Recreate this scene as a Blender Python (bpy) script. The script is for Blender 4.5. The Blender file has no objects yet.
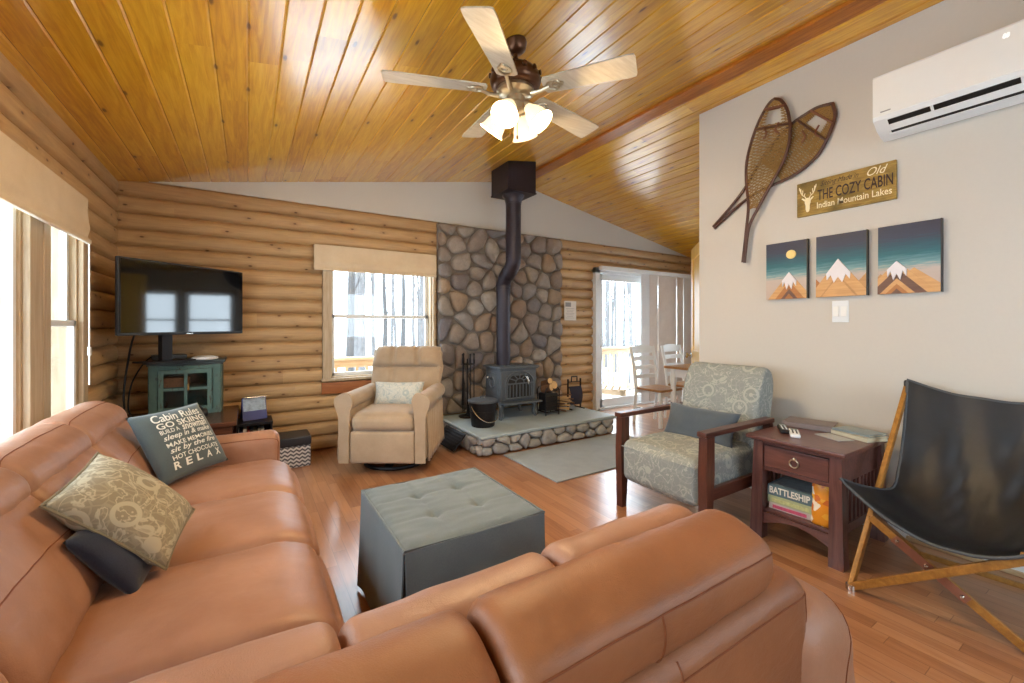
import bpy, bmesh, math, random
from mathutils import Vector, Matrix, noise
PI = math.pi
rnd = random.Random(7)
scene = bpy.context.scene
COL = scene.collection

# ------------------------------------------------------------------ colour and node helpers
def C(r, g, b):
    f = lambda v: v / 255 / 12.92 if v / 255 <= .04045 else ((v / 255 + .055) / 1.055) ** 2.4
    return (f(r), f(g), f(b), 1)

class NT:
    def __init__(self, name):
        self.m = bpy.data.materials.new(name); self.m.use_nodes = True
        self.t = self.m.node_tree; self.t.nodes.clear()
        self.out = self.n('ShaderNodeOutputMaterial')
        self.co = None
    def n(self, typ, **kw):
        nd = self.t.nodes.new(typ)
        for k, v in kw.items(): setattr(nd, k, v)
        return nd
    def put(self, sock, v):
        if isinstance(v, bpy.types.NodeSocket): self.t.links.new(v, sock)
        elif v is not None:
            if sock.type == 'RGBA' and isinstance(v, (int, float)): v = (v, v, v, 1)
            sock.default_value = v
    def math(self, op, a, b=None, c=None, clamp=False):
        nd = self.n('ShaderNodeMath', operation=op, use_clamp=clamp)
        self.put(nd.inputs[0], a)
        if b is not None: self.put(nd.inputs[1], b)
        if c is not None: self.put(nd.inputs[2], c)
        return nd.outputs[0]
    def obj(self):
        if self.co is None: self.co = self.n('ShaderNodeTexCoord').outputs['Object']
        return self.co
    def sep(self, v=None):
        nd = self.n('ShaderNodeSeparateXYZ'); self.put(nd.inputs[0], v or self.obj()); return nd.outputs
    def comb(self, x, y, z):
        nd = self.n('ShaderNodeCombineXYZ')
        for i, v in enumerate((x, y, z)): self.put(nd.inputs[i], v)
        return nd.outputs[0]
    def scale(self, v, s):
        nd = self.n('ShaderNodeMapping'); self.put(nd.inputs[0], v); nd.inputs['Scale'].default_value = s; return nd.outputs[0]
    def noise(self, v, sc, det=3, rough=.55, dist=0):
        nd = self.n('ShaderNodeTexNoise'); self.put(nd.inputs['Vector'], v); nd.inputs['Scale'].default_value = sc
        nd.inputs['Detail'].default_value = det; nd.inputs['Roughness'].default_value = rough; nd.inputs['Distortion'].default_value = dist
        return nd.outputs[0]
    def vor(self, v, sc, feat='F1', out=0, rand=1, dim='3D'):
        nd = self.n('ShaderNodeTexVoronoi', feature=feat, voronoi_dimensions=dim); self.put(nd.inputs['Vector'], v)
        nd.inputs['Scale'].default_value = sc; nd.inputs['Randomness'].default_value = rand
        return nd.outputs[out]
    def white(self, v):
        nd = self.n('ShaderNodeTexWhiteNoise'); self.put(nd.inputs['Vector'], v); return nd.outputs[0]
    def ramp(self, f, stops, interp='LINEAR'):
        nd = self.n('ShaderNodeValToRGB'); nd.color_ramp.interpolation = interp
        e = nd.color_ramp.elements
        while len(e) < len(stops): e.new(.5)
        for el, (p, c) in zip(e, stops): el.position = p; el.color = c
        self.put(nd.inputs[0], f); return nd.outputs[0]
    def mix(self, f, a, b, mode='MIX'):
        nd = self.n('ShaderNodeMix', data_type='RGBA', blend_type=mode)
        self.put(nd.inputs[0], f); self.put(nd.inputs[6], a); self.put(nd.inputs[7], b); return nd.outputs[2]
    def map(self, f, a, b, c=0., d=1.):
        nd = self.n('ShaderNodeMapRange'); self.put(nd.inputs[0], f)
        for i, v in enumerate((a, b, c, d)): nd.inputs[i + 1].default_value = v
        return nd.outputs[0]
    def bump(self, h, strength=.2, dist=.01):
        nd = self.n('ShaderNodeBump'); nd.inputs['Strength'].default_value = strength; nd.inputs['Distance'].default_value = dist
        self.put(nd.inputs['Height'], h); return nd.outputs[0]
    def bsdf(self, color, rough=.5, metal=0, spec=.5, normal=None, **kw):
        b = self.n('ShaderNodeBsdfPrincipled')
        self.put(b.inputs['Base Color'], color); self.put(b.inputs['Roughness'], rough); self.put(b.inputs['Metallic'], metal)
        self.put(b.inputs['Specular IOR Level'], spec)
        if normal is not None: self.put(b.inputs['Normal'], normal)
        for k, v in kw.items(): self.put(b.inputs[k.replace('_', ' ')], v)
        self.t.links.new(b.outputs[0], self.out.inputs[0]); return self.m

def plain(name, color, rough=.5, metal=0, spec=.5, var=.12, nscale=30, bump=.05):
    k = NT(name); f = k.noise(k.obj(), nscale, 4)
    dark = tuple(c * (1 - var) for c in color[:3]) + (1,); lite = tuple(min(1, c * (1 + var)) for c in color[:3]) + (1,)
    return k.bsdf(k.mix(f, dark, lite), rough, metal, spec, k.bump(f, bump, .004))

def wood(name, base, dark, axis='Z', rough=.4, sc=1., spec=.4):
    k = NT(name); s = [14 * sc] * 3; s['XYZ'.index(axis)] = 1.2 * sc
    v = k.scale(k.obj(), s); g = k.noise(v, 3.2, 5, .6, .6); g2 = k.noise(v, 14, 3)
    c = k.mix(k.map(g, .3, .7), dark, base); c = k.mix(k.math('MULTIPLY', k.map(g2, .45, .7), .25), c, dark)
    return k.bsdf(c, rough, 0, spec, k.bump(g2, .08, .003))

def planks(name, across, along, width, length, stops, rough=.35, spec=.5, knots=.5, knotc=C(90, 45, 20), grain=.35, gap=0., gapc=None, coat=0., knotscale=(7, 3.2), kgate=.3):
    """boards running along one axis: each board its own tone, grain along it, knots"""
    k = NT(name); o = k.sep(); a = o['XYZ'.index(across)]; l = o['XYZ'.index(along)]
    ai = k.math('DIVIDE', a, width); i = k.math('FLOOR', ai)
    r1 = k.white(k.comb(i, 3.7, 1.3))
    lj = k.math('ADD', k.math('DIVIDE', l, length), k.math('MULTIPLY', r1, 7.31)); j = k.math('FLOOR', lj)
    r = k.white(k.comb(i, j, 5.5))
    v = k.comb(k.math('MULTIPLY', a, 22), k.math('MULTIPLY', l, 1.6), k.math('MULTIPLY', r, 40))
    g = k.noise(v, 1.4, 5, .6, 1.2)
    tone = k.math('ADD', k.math('MULTIPLY', r, 1 - grain), k.math('MULTIPLY', k.map(g, .25, .75), grain))
    c = k.ramp(tone, stops)
    fine = k.noise(k.comb(k.math('MULTIPLY', a, 160), k.math('MULTIPLY', l, 5), r), 1, 3)
    c = k.mix(k.math('MULTIPLY', k.map(fine, .5, .75), .22), c, stops[0][1])
    if knots > 0:
        kv = k.comb(k.math('MULTIPLY', a, knotscale[0]), k.math('MULTIPLY', l, knotscale[1]), 0)
        d = k.vor(kv, 1., dim='2D'); sp_ = k.n('ShaderNodeSeparateColor'); k.put(sp_.inputs[0], k.vor(kv, 1., out=1, dim='2D')); d = k.math('ADD', d, k.math('MULTIPLY', k.math('GREATER_THAN', sp_.outputs[0], kgate), 1.))
        d = k.math('ADD', d, k.math('MULTIPLY', k.noise(kv, 6, 2), .05))
        kn = k.map(d, .06, .105, 1, 0); halo = k.map(d, .08, .28, 1, 0)
        c = k.mix(k.math('MULTIPLY', halo, .3 * knots), c, knotc); c = k.mix(k.math('MULTIPLY', kn, knots), c, tuple(x * .45 for x in knotc[:3]) + (1,))
    h = k.math('MULTIPLY', fine, .3)
    if gap > 0:
        fa = k.math('FRACT', ai); fa = k.math('MINIMUM', fa, k.math('SUBTRACT', 1, fa)); ga = k.map(fa, gap * .5, gap, 1, 0)
        fl = k.math('FRACT', lj); fl = k.math('MINIMUM', fl, k.math('SUBTRACT', 1, fl)); gl = k.map(fl, gap * width / length * .5, gap * width / length, 1, 0)
        gm = k.math('MAXIMUM', ga, gl); c = k.mix(k.math('MULTIPLY', gm, .55), c, gapc or stops[0][1]); h = k.math('SUBTRACT', h, gm)
    return k.bsdf(c, rough, 0, spec, k.bump(h, .12, .002), Coat_Weight=coat, Coat_Roughness=.2, Coat_IOR=1.5 + .5 * (coat > .9))

def leather(name, base, dark, rough=.42, crease=1.):
    k = NT(name); o = k.obj(); n1 = k.noise(o, 3.5, 4, .6); n2 = k.vor(o, 260, 'DISTANCE_TO_EDGE'); n3 = k.noise(k.scale(o, (1, 1, 1.6)), 11, 4, .6, .4)
    c = k.mix(k.map(n1, .3, .7), dark, base)
    nrm = k.bump(k.math('ADD', k.math('MULTIPLY', k.map(n2, 0, .25), .05), k.math('MULTIPLY', n3, crease)), .28, .012)
    return k.bsdf(c, k.map(n1, .2, .8, rough - .06, rough + .08), 0, .5, nrm)

def fabric(name, base, dark, scale=350, rough=.9, bump=.3):
    k = NT(name); o = k.obj(); w = k.noise(o, scale, 2); n = k.noise(o, 6, 4)
    c = k.mix(k.math('ADD', k.math('MULTIPLY', k.map(w, .3, .7), .5), k.math('MULTIPLY', k.map(n, .3, .7), .5)), dark, base)
    return k.bsdf(c, rough, 0, .25, k.bump(w, bump, .002), Sheen_Weight=.25, Sheen_Roughness=.5)

def damask(name, base, light, sc=9., amt=.7, thick=1.):
    """all over pattern of rosettes, leaves and scrolls"""
    k = NT(name); o = k.obj(); 
    wv = k.noise(o, sc * .55, 2); w2 = k.noise(o, sc * .7 , 2)
    v1 = k.vor(o, sc * .55, 'F1', 0, .75)
    ring = k.math('SINE', k.math('MULTIPLY', v1, 26.)); ring = k.map(ring, .35, .6)
    near = k.map(v1, .42, .5, 1, 0); ring = k.math('MULTIPLY', ring, near)
    petal = k.vor(o, sc * 2.6, 'DISTANCE_TO_EDGE'); petal = k.math('MULTIPLY', k.map(petal, .05 * thick, .09 * thick, 1, 0), k.map(v1, .3, .36, 0, 1))
    scr = k.math('ABSOLUTE', k.math('SUBTRACT', k.noise(o, sc * .9, 3, .5, 1.6), .5)); scr = k.map(scr, .018 * thick, .04 * thick, 1, 0)
    dots = k.map(k.vor(o, sc * 4), .16, .22, 1, 0); dots = k.math('MULTIPLY', dots, k.map(wv, .5, .55))
    f = k.math('MAXIMUM', k.math('MAXIMUM', ring, k.math('MULTIPLY', petal, .3)), k.math('MAXIMUM', scr, dots))
    weave = k.noise(o, 400, 2)
    c = k.mix(k.math('MULTIPLY', f, amt), base, light)
    return k.bsdf(c, .85, 0, .25, k.bump(k.math('ADD', f, k.math('MULTIPLY', weave, .6)), .15, .002))

# ------------------------------------------------------------------ mesh builder
class MB:
    def __init__(self): self.bm = bmesh.new(); self.mi = 0
    def face(self, vs):
        try: f = self.bm.faces.new(vs); f.material_index = self.mi; f.smooth = True; return f
        except ValueError: return None
    def add(self, verts, faces, M=None):
        vs = [self.bm.verts.new(M @ Vector(v) if M else v) for v in verts]
        for f in faces: self.face([vs[i] for i in f])
        return vs
    def box(self, c, s, bev=0., M=None, seg=2):
        hx, hy, hz = s[0] / 2, s[1] / 2, s[2] / 2; T = Matrix.Translation(c) if M is None else M @ Matrix.Translation(c)
        v = [(x * hx, y * hy, z * hz) for x in (-1, 1) for y in (-1, 1) for z in (-1, 1)]
        vs = self.add(v, [(0, 1, 3, 2), (4, 6, 7, 5), (0, 4, 5, 1), (2, 3, 7, 6), (0, 2, 6, 4), (1, 5, 7, 3)], T)
        if bev > 0:
            es = {e for q in vs for e in q.link_edges}
            r = bmesh.ops.bevel(self.bm, geom=list(es), offset=min(bev, .49 * min(s)), segments=seg, profile=.5, affect='EDGES')
            for f in r['faces']: f.material_index = self.mi; f.smooth = True
        return self
    def bar(self, p0, p1, w, d, bev=0., up=(0, 0, 1)):
        p0, p1 = Vector(p0), Vector(p1); z = (p1 - p0); L = z.length; z.normalize(); x = Vector(up).cross(z)
        if x.length < 1e-4: x = Vector((1, 0, 0)).cross(z)
        if x.length < 1e-4: x = Vector((0, 1, 0)).cross(z)
        x.normalize(); y = z.cross(x)
        M = Matrix((x, y, z)).transposed().to_4x4(); M.translation = (p0 + p1) / 2
        return self.box((0, 0, 0), (w, d, L), bev, M)
    def tube(self, pts, r, seg=10, closed=False, caps=True, flat=None):
        pts = [Vector(p) for p in pts]; n = len(pts); rs = r if isinstance(r, (list, tuple)) else [r] * n
        rings = []; px = None
        for i, p in enumerate(pts):
            a = pts[(i - 1) % n] if closed or i > 0 else p; b = pts[(i + 1) % n] if closed or i < n - 1 else p
            t = (b - a).normalized()
            if px is None:
                px = Vector((0, 0, 1)).cross(t)
                if px.length < 1e-3: px = Vector((1, 0, 0)).cross(t)
            px = (px - t * px.dot(t)).normalized(); py = t.cross(px)
            rings.append([self.bm.verts.new(p + (px * math.cos(2 * PI * k / seg) + py * math.sin(2 * PI * k / seg) * (flat or 1)) * rs[i]) for k in range(seg)])
        m = n if closed else n - 1
        for i in range(m):
            A, B = rings[i], rings[(i + 1) % n]
            for k in range(seg): self.face([A[k], A[(k + 1) % seg], B[(k + 1) % seg], B[k]])
        if caps and not closed: self.face(rings[0][::-1]); self.face(rings[-1])
        return self
    def cyl(self, p0, p1, r0, r1=None, seg=20): return self.tube([p0, p1], [r0, r0 if r1 is None else r1], seg)
    def lathe(self, prof, M=None, seg=28, a0=0, a1=2 * PI):
        full = abs(a1 - a0 - 2 * PI) < 1e-6; m = seg if full else seg + 1; rings = []
        for (r, z) in prof:
            ring = []
            for k in range(m):
                a = a0 + (a1 - a0) * k / seg; v = Vector((r * math.cos(a), r * math.sin(a), z)); ring.append(self.bm.verts.new(M @ v if M else v))
            rings.append(ring)
        for A, B in zip(rings, rings[1:]):
            for k in range(seg): self.face([A[k], A[(k + 1) % m], B[(k + 1) % m], B[k]])
        return self
    def prism(self, poly, d0, d1, M=None):
        """poly in local xy, extruded in z from d0 to d1"""
        n = len(poly); lo = [self.bm.verts.new((M or Matrix()) @ Vector((x, y, d0))) for x, y in poly]; hi = [self.bm.verts.new((M or Matrix()) @ Vector((x, y, d1))) for x, y in poly]
        self.face(lo[::-1]); self.face(hi)
        for i in range(n): self.face([lo[i], lo[(i + 1) % n], hi[(i + 1) % n], hi[i]])
        return self
    def grid(self, fn, nu, nv, cu=False, cv=False):
        V = [[self.bm.verts.new(fn(i / (nu if cu else nu - 1), j / (nv if cv else nv - 1))) for j in range(nv)] for i in range(nu)]
        for i in range(nu if cu else nu - 1):
            for j in range(nv if cv else nv - 1):
                self.face([V[i][j], V[(i + 1) % nu][j], V[(i + 1) % nu][(j + 1) % nv], V[i][(j + 1) % nv]])
        return V
    def sheet(self, fn, nu, nv, th):
        """a sheet with thickness: fn(u, v) -> (point, normal)"""
        A = self.grid(lambda u, v: fn(u, v)[0] + fn(u, v)[1] * th / 2, nu, nv); B = self.grid(lambda u, v: fn(u, v)[0] - fn(u, v)[1] * th / 2, nu, nv)
        for i in range(nu - 1): self.face([A[i][0], B[i][0], B[i + 1][0], A[i + 1][0]]); self.face([A[i][-1], A[i + 1][-1], B[i + 1][-1], B[i][-1]])
        for j in range(nv - 1): self.face([A[0][j], A[0][j + 1], B[0][j + 1], B[0][j]]); self.face([A[-1][j], B[-1][j], B[-1][j + 1], A[-1][j + 1]])
        return self
    def soft(self, c, s, r=.05, puff=(0, 0, 0), n=14, M=None, fn=None):
        """rounded, puffed box"""
        h = Vector(s) / 2; r = min(r, min(h) * .98); T = Matrix.Translation(c) if M is None else M @ Matrix.Translation(c); cache = {}
        def pt(a):
            key = tuple(round(q, 5) for q in a)
            if key in cache: return cache[key]
            p = Vector([a[i] * h[i] for i in range(3)]); q = Vector([max(-(h[i] - r), min(h[i] - r, p[i])) for i in range(3)]); d = p - q
            if d.length > 1e-9: p = q + d.normalized() * r if max(abs(a[0]), abs(a[1]), abs(a[2])) > .999 else p
            u = [max(-1, min(1, a[i])) for i in range(3)]
            for i in range(3):
                j, k = (i + 1) % 3, (i + 2) % 3
                if puff[i]: p[i] += puff[i] * u[i] * (1 - u[j] ** 2) ** .7 * (1 - u[k] ** 2) ** .7
            if fn: p = fn(p, u)
            cache[key] = self.bm.verts.new(T @ p); return cache[key]
        ts = []
        for i in range(3):
            e = 1 - r / h[i]; k = 4
            ts.append(sorted({-1 + (1 - e) * q / k for q in range(k)} | {e + (1 - e) * q / k for q in range(1, k + 1)} | {-e + 2 * e * q / n for q in range(n + 1)}))
        for ax in range(3):
            j, k = (ax + 1) % 3, (ax + 2) % 3
            for sg in (-1, 1):
                def A(u, v):
                    a = [0, 0, 0]; a[ax] = sg; a[j] = u; a[k] = v; return pt(a)
                for u0, u1 in zip(ts[j], ts[j][1:]):
                    for v0, v1 in zip(ts[k], ts[k][1:]):
                        f = [A(u0, v0), A(u1, v0), A(u1, v1), A(u0, v1)]
                        self.face(f if sg > 0 else f[::-1])
        return self
    def loft(self, prof, l0, l1, rd, axis, puff=0., n=26, wr=0., seed=0):
        """smooth closed profile swept along an axis with rounded ends"""
        P = smooth_closed(prof, 4); m = len(P); cx = sum(p[0] for p in P) / m; cy = sum(p[1] for p in P) / m
        L = l1 - l0; ss = [rd * (1 - math.cos(PI / 2 * q / 6)) for q in range(7)]; mid = [rd + (L - 2 * rd) * q / n for q in range(1, n)]
        ss = ss + mid + [L - q for q in ss[::-1]]; rings = []
        for s in ss:
            d = min(s, L - s); ins = rd * (1 - math.sqrt(max(0, 1 - (1 - min(d, rd) / rd) ** 2))); b = 1 + puff * (1 - (2 * s / L - 1) ** 2); ring = []
            for (a, z) in P:
                dx, dy = a - cx, z - cy; q = math.hypot(dx, dy); kk = max(.05, 1 - ins / q) * b
                x, y = cx + dx * kk, cy + dy * kk
                if wr:
                    w = wr * (noise.noise(Vector((x * 6 + seed, y * 6, s * 9))) + .6 * noise.noise(Vector((x * 15, y * 15 + seed, s * 22))))
                    x += dx / q * w; y += dy / q * w
                ring.append(self.bm.verts.new((x, l0 + s, y) if axis == 'Y' else (l0 + s, x, y)))
            rings.append(ring)
        for A, B in zip(rings, rings[1:]):
            for k in range(m): self.face([A[k], A[(k + 1) % m], B[(k + 1) % m], B[k]])
        self.face(rings[0][::-1]); self.face(rings[-1]); return self

def smooth_closed(pts, k=4):
    n = len(pts); out = []
    for i in range(n):
        p0, p1, p2, p3 = (Vector(pts[(i + q) % n]) for q in (-1, 0, 1, 2))
        for s in range(k):
            t = s / k; out.append(tuple(.5 * (2 * p1 + (p2 - p0) * t + (2 * p0 - 5 * p1 + 4 * p2 - p3) * t * t + (3 * p1 - p0 - 3 * p2 + p3) * t ** 3)))
    return out
def smooth_open(pts, k=6):
    n = len(pts); P = [Vector(p) for p in pts]; out = []
    for i in range(n - 1):
        p0, p1, p2, p3 = P[max(0, i - 1)], P[i], P[i + 1], P[min(n - 1, i + 2)]
        for s in range(k):
            t = s / k; out.append(.5 * (2 * p1 + (p2 - p0) * t + (2 * p0 - 5 * p1 + 4 * p2 - p3) * t * t + (3 * p1 - p0 - 3 * p2 + p3) * t ** 3))
    out.append(P[-1]); return out

def obj(name, mb, mats, parent=None, sharp=38, world=False):
    """link the mesh as ONE object; world=True: the shape was drawn in room coordinates"""
    me = bpy.data.meshes.new(name)
    if world and parent is not None:
        W = parent.matrix_basis; q = parent.parent
        while q is not None: W = q.matrix_basis @ W; q = q.parent
        mb.bm.transform(W.inverted())
    bmesh.ops.recalc_face_normals(mb.bm, faces=mb.bm.faces)
    mb.bm.to_mesh(me); mb.bm.free()
    for m in (mats if isinstance(mats, (list, tuple)) else [mats]): me.materials.append(m)
    o = bpy.data.objects.new(name, me); COL.objects.link(o)
    if sharp is not None:
        me.set_sharp_from_angle(angle=math.radians(sharp)); wn = o.modifiers.new('weighted_normal', 'WEIGHTED_NORMAL'); wn.keep_sharp = True
    if parent is not None: o.parent = parent
    return o
def tag(o, label, cat, group=None, kind=None):
    o['label'] = label; o['category'] = cat
    if group: o['group'] = group
    if kind: o['kind'] = kind
    return o
def thing(name, label, cat, loc=(0, 0, 0), rz=0., group=None):
    o = bpy.data.objects.new(name, None); COL.objects.link(o); o.empty_display_size = .1
    o.matrix_basis = Matrix.Translation(loc) @ Matrix.Rotation(math.radians(rz), 4, 'Z')
    return tag(o, label, cat, group)
def solo(name, mb, mats, label, cat, group=None, loc=None, rz=0., sharp=38):
    o = obj(name, mb, mats, None, sharp)
    if loc is not None: o.matrix_basis = Matrix.Translation(loc) @ Matrix.Rotation(math.radians(rz), 4, 'Z')
    return tag(o, label, cat, group)
def struct(name, mb=None, mats=None, parent=None, sharp=38, label=None, cat=None):
    if mb is None: o = bpy.data.objects.new(name, None); COL.objects.link(o)
    else: o = obj(name, mb, mats, parent, sharp)
    if parent is None:
        o['kind'] = 'structure'
        if label: o['label'] = label; o['category'] = cat
    return o
def dup(o, parent=None):
    c = o.copy(); COL.objects.link(c); c.parent = parent
    for ch in o.children: dup(ch, c)
    return c
def text_polys(txt, size, shear=0., bold=0., align='LEFT', spacing=1.):
    """flat lettering -> verts, faces in xy"""
    cu = bpy.data.curves.new('lettering', 'FONT'); cu.body = txt; cu.size = size; cu.shear = shear; cu.offset = bold; cu.align_x = align; cu.resolution_u = 3; cu.space_character = spacing
    o = bpy.data.objects.new('lettering', cu); COL.objects.link(o)
    dg = bpy.context.evaluated_depsgraph_get(); ev = o.evaluated_get(dg); me = ev.to_mesh()
    vs = [tuple(v.co) for v in me.vertices]; fs = [tuple(p.vertices) for p in me.polygons]; ev.to_mesh_clear()
    bpy.data.objects.remove(o); bpy.data.curves.remove(cu)
    return vs, fs
def fit_text(mb, txt, x0, x1, y0, y1, fn, shear=0., bold=0., spacing=1.):
    """stretch lettering to the rectangle and map it through fn(x, y)"""
    vs, fs = text_polys(txt, 1., shear, bold, spacing=spacing)
    if not vs: return
    ax = min(v[0] for v in vs); bx = max(v[0] for v in vs); ay = min(v[1] for v in vs); by = max(v[1] for v in vs)
    vv = [mb.bm.verts.new(fn(x0 + (v[0] - ax) / (bx - ax) * (x1 - x0), y0 + (v[1] - ay) / (by - ay) * (y1 - y0))) for v in vs]
    for f in fs: mb.face([vv[i] for i in f])
def frame_mat(o, ux, uy):
    ux = Vector(ux).normalized(); uz = ux.cross(Vector(uy)).normalized(); uy = uz.cross(ux)
    M = Matrix((ux, uy, uz)).transposed().to_4x4(); M.translation = o; return M

def voronoi_cells(pts, x0, x1, y0, y1):
    cells = []
    for i, (px, py) in enumerate(pts):
        poly = [(x0, y0), (x1, y0), (x1, y1), (x0, y1)]
        for j, (qx, qy) in enumerate(pts):
            if i == j or (qx - px) ** 2 + (qy - py) ** 2 > 1.0: continue
            mx, my, nx, ny = (px + qx) / 2, (py + qy) / 2, qx - px, qy - py; out = []
            for k in range(len(poly)):
                a, b = poly[k], poly[(k + 1) % len(poly)]
                da = (a[0] - mx) * nx + (a[1] - my) * ny; db = (b[0] - mx) * nx + (b[1] - my) * ny
                if da <= 0: out.append(a)
                if (da < 0) != (db < 0): t = da / (da - db); out.append((a[0] + (b[0] - a[0]) * t, a[1] + (b[1] - a[1]) * t))
            poly = out
            if len(poly) < 3: break
        if len(poly) >= 3: cells.append(poly)
    return cells
def cobbles(mb, x0, x1, y0, y1, spacing, depth, M, seed=1, gap=.012, overhang=0.):
    """river stones packed on a face: local xy, bulging to +z"""
    r = random.Random(seed); pts = []
    for _ in range(4000):
        p = (r.uniform(x0, x1), r.uniform(y0, y1)); s = spacing * r.uniform(.75, 1.1)
        if all((p[0] - q[0]) ** 2 + (p[1] - q[1]) ** 2 > s * s for q in pts): pts.append(p)
    for poly in voronoi_cells(pts, x0, x1, y0, y1):
        cx = sum(p[0] for p in poly) / len(poly); cy = sum(p[1] for p in poly) / len(poly)
        for _ in range(2):
            q = []
            for a, b in zip(poly, poly[1:] + poly[:1]): q += [(a[0] * .75 + b[0] * .25, a[1] * .75 + b[1] * .25), (a[0] * .25 + b[0] * .75, a[1] * .25 + b[1] * .75)]
            poly = q
        dep = depth * r.uniform(.75, 1.25); rings = []; sd = r.uniform(0, 50)
        for t, z in ((1, 0), (.985, .35), (.93, .66), (.8, .88), (.55, 1.), (.25, 1.06)):
            ring = []
            for (x, y) in poly:
                dx, dy = x - cx, y - cy; L = math.hypot(dx, dy) or 1e-6; k = max(.1, 1 - gap / L) * t
                ring.append(mb.bm.verts.new(M @ Vector((cx + dx * k, cy + dy * k, dep * z * (1 + .25 * noise.noise(Vector((x * 9 + sd, y * 9, z))))))))
            rings.append(ring)
        n = len(poly)
        for A, B in zip(rings, rings[1:]):
            for k in range(n): mb.face([A[k], A[(k + 1) % n], B[(k + 1) % n], B[k]])
        mb.face(rings[-1])

def pillow_fn(M, w, h, t, crown=.06):
    def fn(u, v, side, off=0.):
        a, b = 2 * u - 1, 2 * v - 1
        x = w / 2 * a * (1 - crown * (1 - b * b)); y = h / 2 * b * (1 - crown * (1 - a * a))
        z = t / 2 * ((1 - abs(a) ** 2.6) * (1 - abs(b) ** 2.6)) ** .55
        z += .012 * t / .15 * noise.noise(Vector((a * 2.2, b * 2.2, side * 5))) * (1 - a * a) * (1 - b * b)
        return M @ Vector((x, y, side * (z + off)))
    return fn
def pillow(name, label, o, ux, uy, w, h, t, mat, piping=None, crown=.06, cat='pillow', group=None):
    M = frame_mat((0, 0, 0), ux, uy); root = thing(name, label, cat, o, 0, group); fn = pillow_fn(M, w, h, t, crown); mb = MB(); n = 25
    for sd in (1, -1): mb.grid(lambda u, v: fn(u, v, sd), n, n)
    bmesh.ops.remove_doubles(mb.bm, verts=mb.bm.verts, dist=.0004)
    obj('cover', mb, mat, root, None)
    if piping:
        p = MB(); k = 18; q = [(i / k, 0) for i in range(k)] + [(1, i / k) for i in range(k)] + [(1 - i / k, 1) for i in range(k)] + [(0, 1 - i / k) for i in range(k)]
        p.tube([fn(u, v, 1) for u, v in q], .0045, 6, True); obj('piping', p, piping, root)
    return root, fn
# ------------------------------------------------------------------ camera (eye 1.25 m, wide lens, level)
cam = bpy.data.cameras.new('camera'); cam_o = bpy.data.objects.new('camera', cam); COL.objects.link(cam_o)
cam.sensor_width = 36; cam.lens = 420 / 1024 * 36; cam.shift_y = -16.5 / 1024; cam.clip_start = .02; cam.clip_end = 200
cam_o.location = (0, 0, 1.25); cam_o.rotation_euler = (PI / 2, 0, -math.radians(32.15)); scene.camera = cam_o

# ------------------------------------------------------------------ materials
PINE = [(0, C(156, 90, 16)), (.22, C(198, 136, 24)), (.5, C(222, 164, 32)), (.75, C(236, 182, 46)), (1, C(244, 198, 70))]
M_ceil = planks('varnished_pine_ceiling', 'X', 'Y', .14, 2.1, PINE, .3, .5, .8, C(120, 62, 20), .68, coat=1., knotscale=(7, 2.4), kgate=.24)
LOG = [(0, C(156, 122, 84)), (.4, C(182, 148, 106)), (.75, C(198, 164, 118)), (1, C(210, 178, 132))]
M_logx = planks('pine_log_siding', 'Z', 'X', .13611, 2.6, LOG, .42, .4, .85, C(110, 62, 28), .6, knotscale=(9.1, 4.2), kgate=.42)
M_logy = planks('pine_log_siding_side', 'Z', 'Y', .13611, 2.6, LOG, .42, .4, .85, C(110, 62, 28), .6, knotscale=(9.1, 4.2), kgate=.42)
FL = [(0, C(138, 90, 60)), (.4, C(168, 116, 80)), (.75, C(184, 134, 96)), (1, C(196, 150, 112))]
M_floor = planks('laminate_floor', 'X', 'Y', .066, .75, FL, .3, .5, 0, grain=.45, gap=.03, gapc=C(96, 60, 40), coat=.9)
M_drywall = plain('cream_drywall', C(204, 199, 190), .85, 0, .2, .02, 60, .04)
M_trim = wood('pale_pine_trim', C(198, 180, 152), C(172, 148, 116), 'Z', .45)
M_trimx = wood('pale_pine_trim_level', C(206, 178, 140), C(180, 146, 104), 'X', .45)
M_trimy = wood('pale_pine_trim_side', C(206, 178, 140), C(180, 146, 104), 'Y', .45)
M_beam = wood('amber_beam', C(196, 122, 40), C(150, 84, 24), 'Y', .3)
M_sill = wood('red_stained_sill', C(176, 112, 66), C(140, 82, 46), 'X', .4)
M_doorpine = wood('yellow_pine_door', C(236, 196, 96), C(214, 164, 66), 'Z', .3)
M_white = plain('white_paint', C(236, 236, 232), .45, 0, .4, .02, 20, .01)
M_vinyl = plain('white_vinyl', C(228, 230, 230), .4, 0, .5, .02, 20, .01)
M_black = plain('black_metal', C(34, 33, 36), .45, .6, .5, .15, 40, .05)
M_iron = plain('cast_iron', C(96, 102, 108), .5, .45, .5, .15, 60, .12)
M_pipe = plain('black_stove_pipe', C(52, 46, 54), .42, .5, .5, .15, 12, .05)
M_chrome = plain('nickel', C(200, 198, 192), .22, 1, .5, .04, 30, .01)
M_brass = plain('aged_brass', C(170, 132, 76), .3, 1, .5, .1, 30, .03)
M_leather = leather('tan_leather', C(170, 126, 100), C(146, 102, 78))
M_leather2 = leather('tan_leather_shaded', C(148, 94, 58), C(120, 72, 42), .46)  # same tan leather, darkened: shade on the camera-facing back painted in
M_seam = plain('leather_stitching', C(120, 66, 36), .6, 0, .3, .1, 200, .1)
M_mortar = plain('grey_mortar', C(120, 112, 104), .95, 0, .2, .25, 25, .3)
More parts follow.
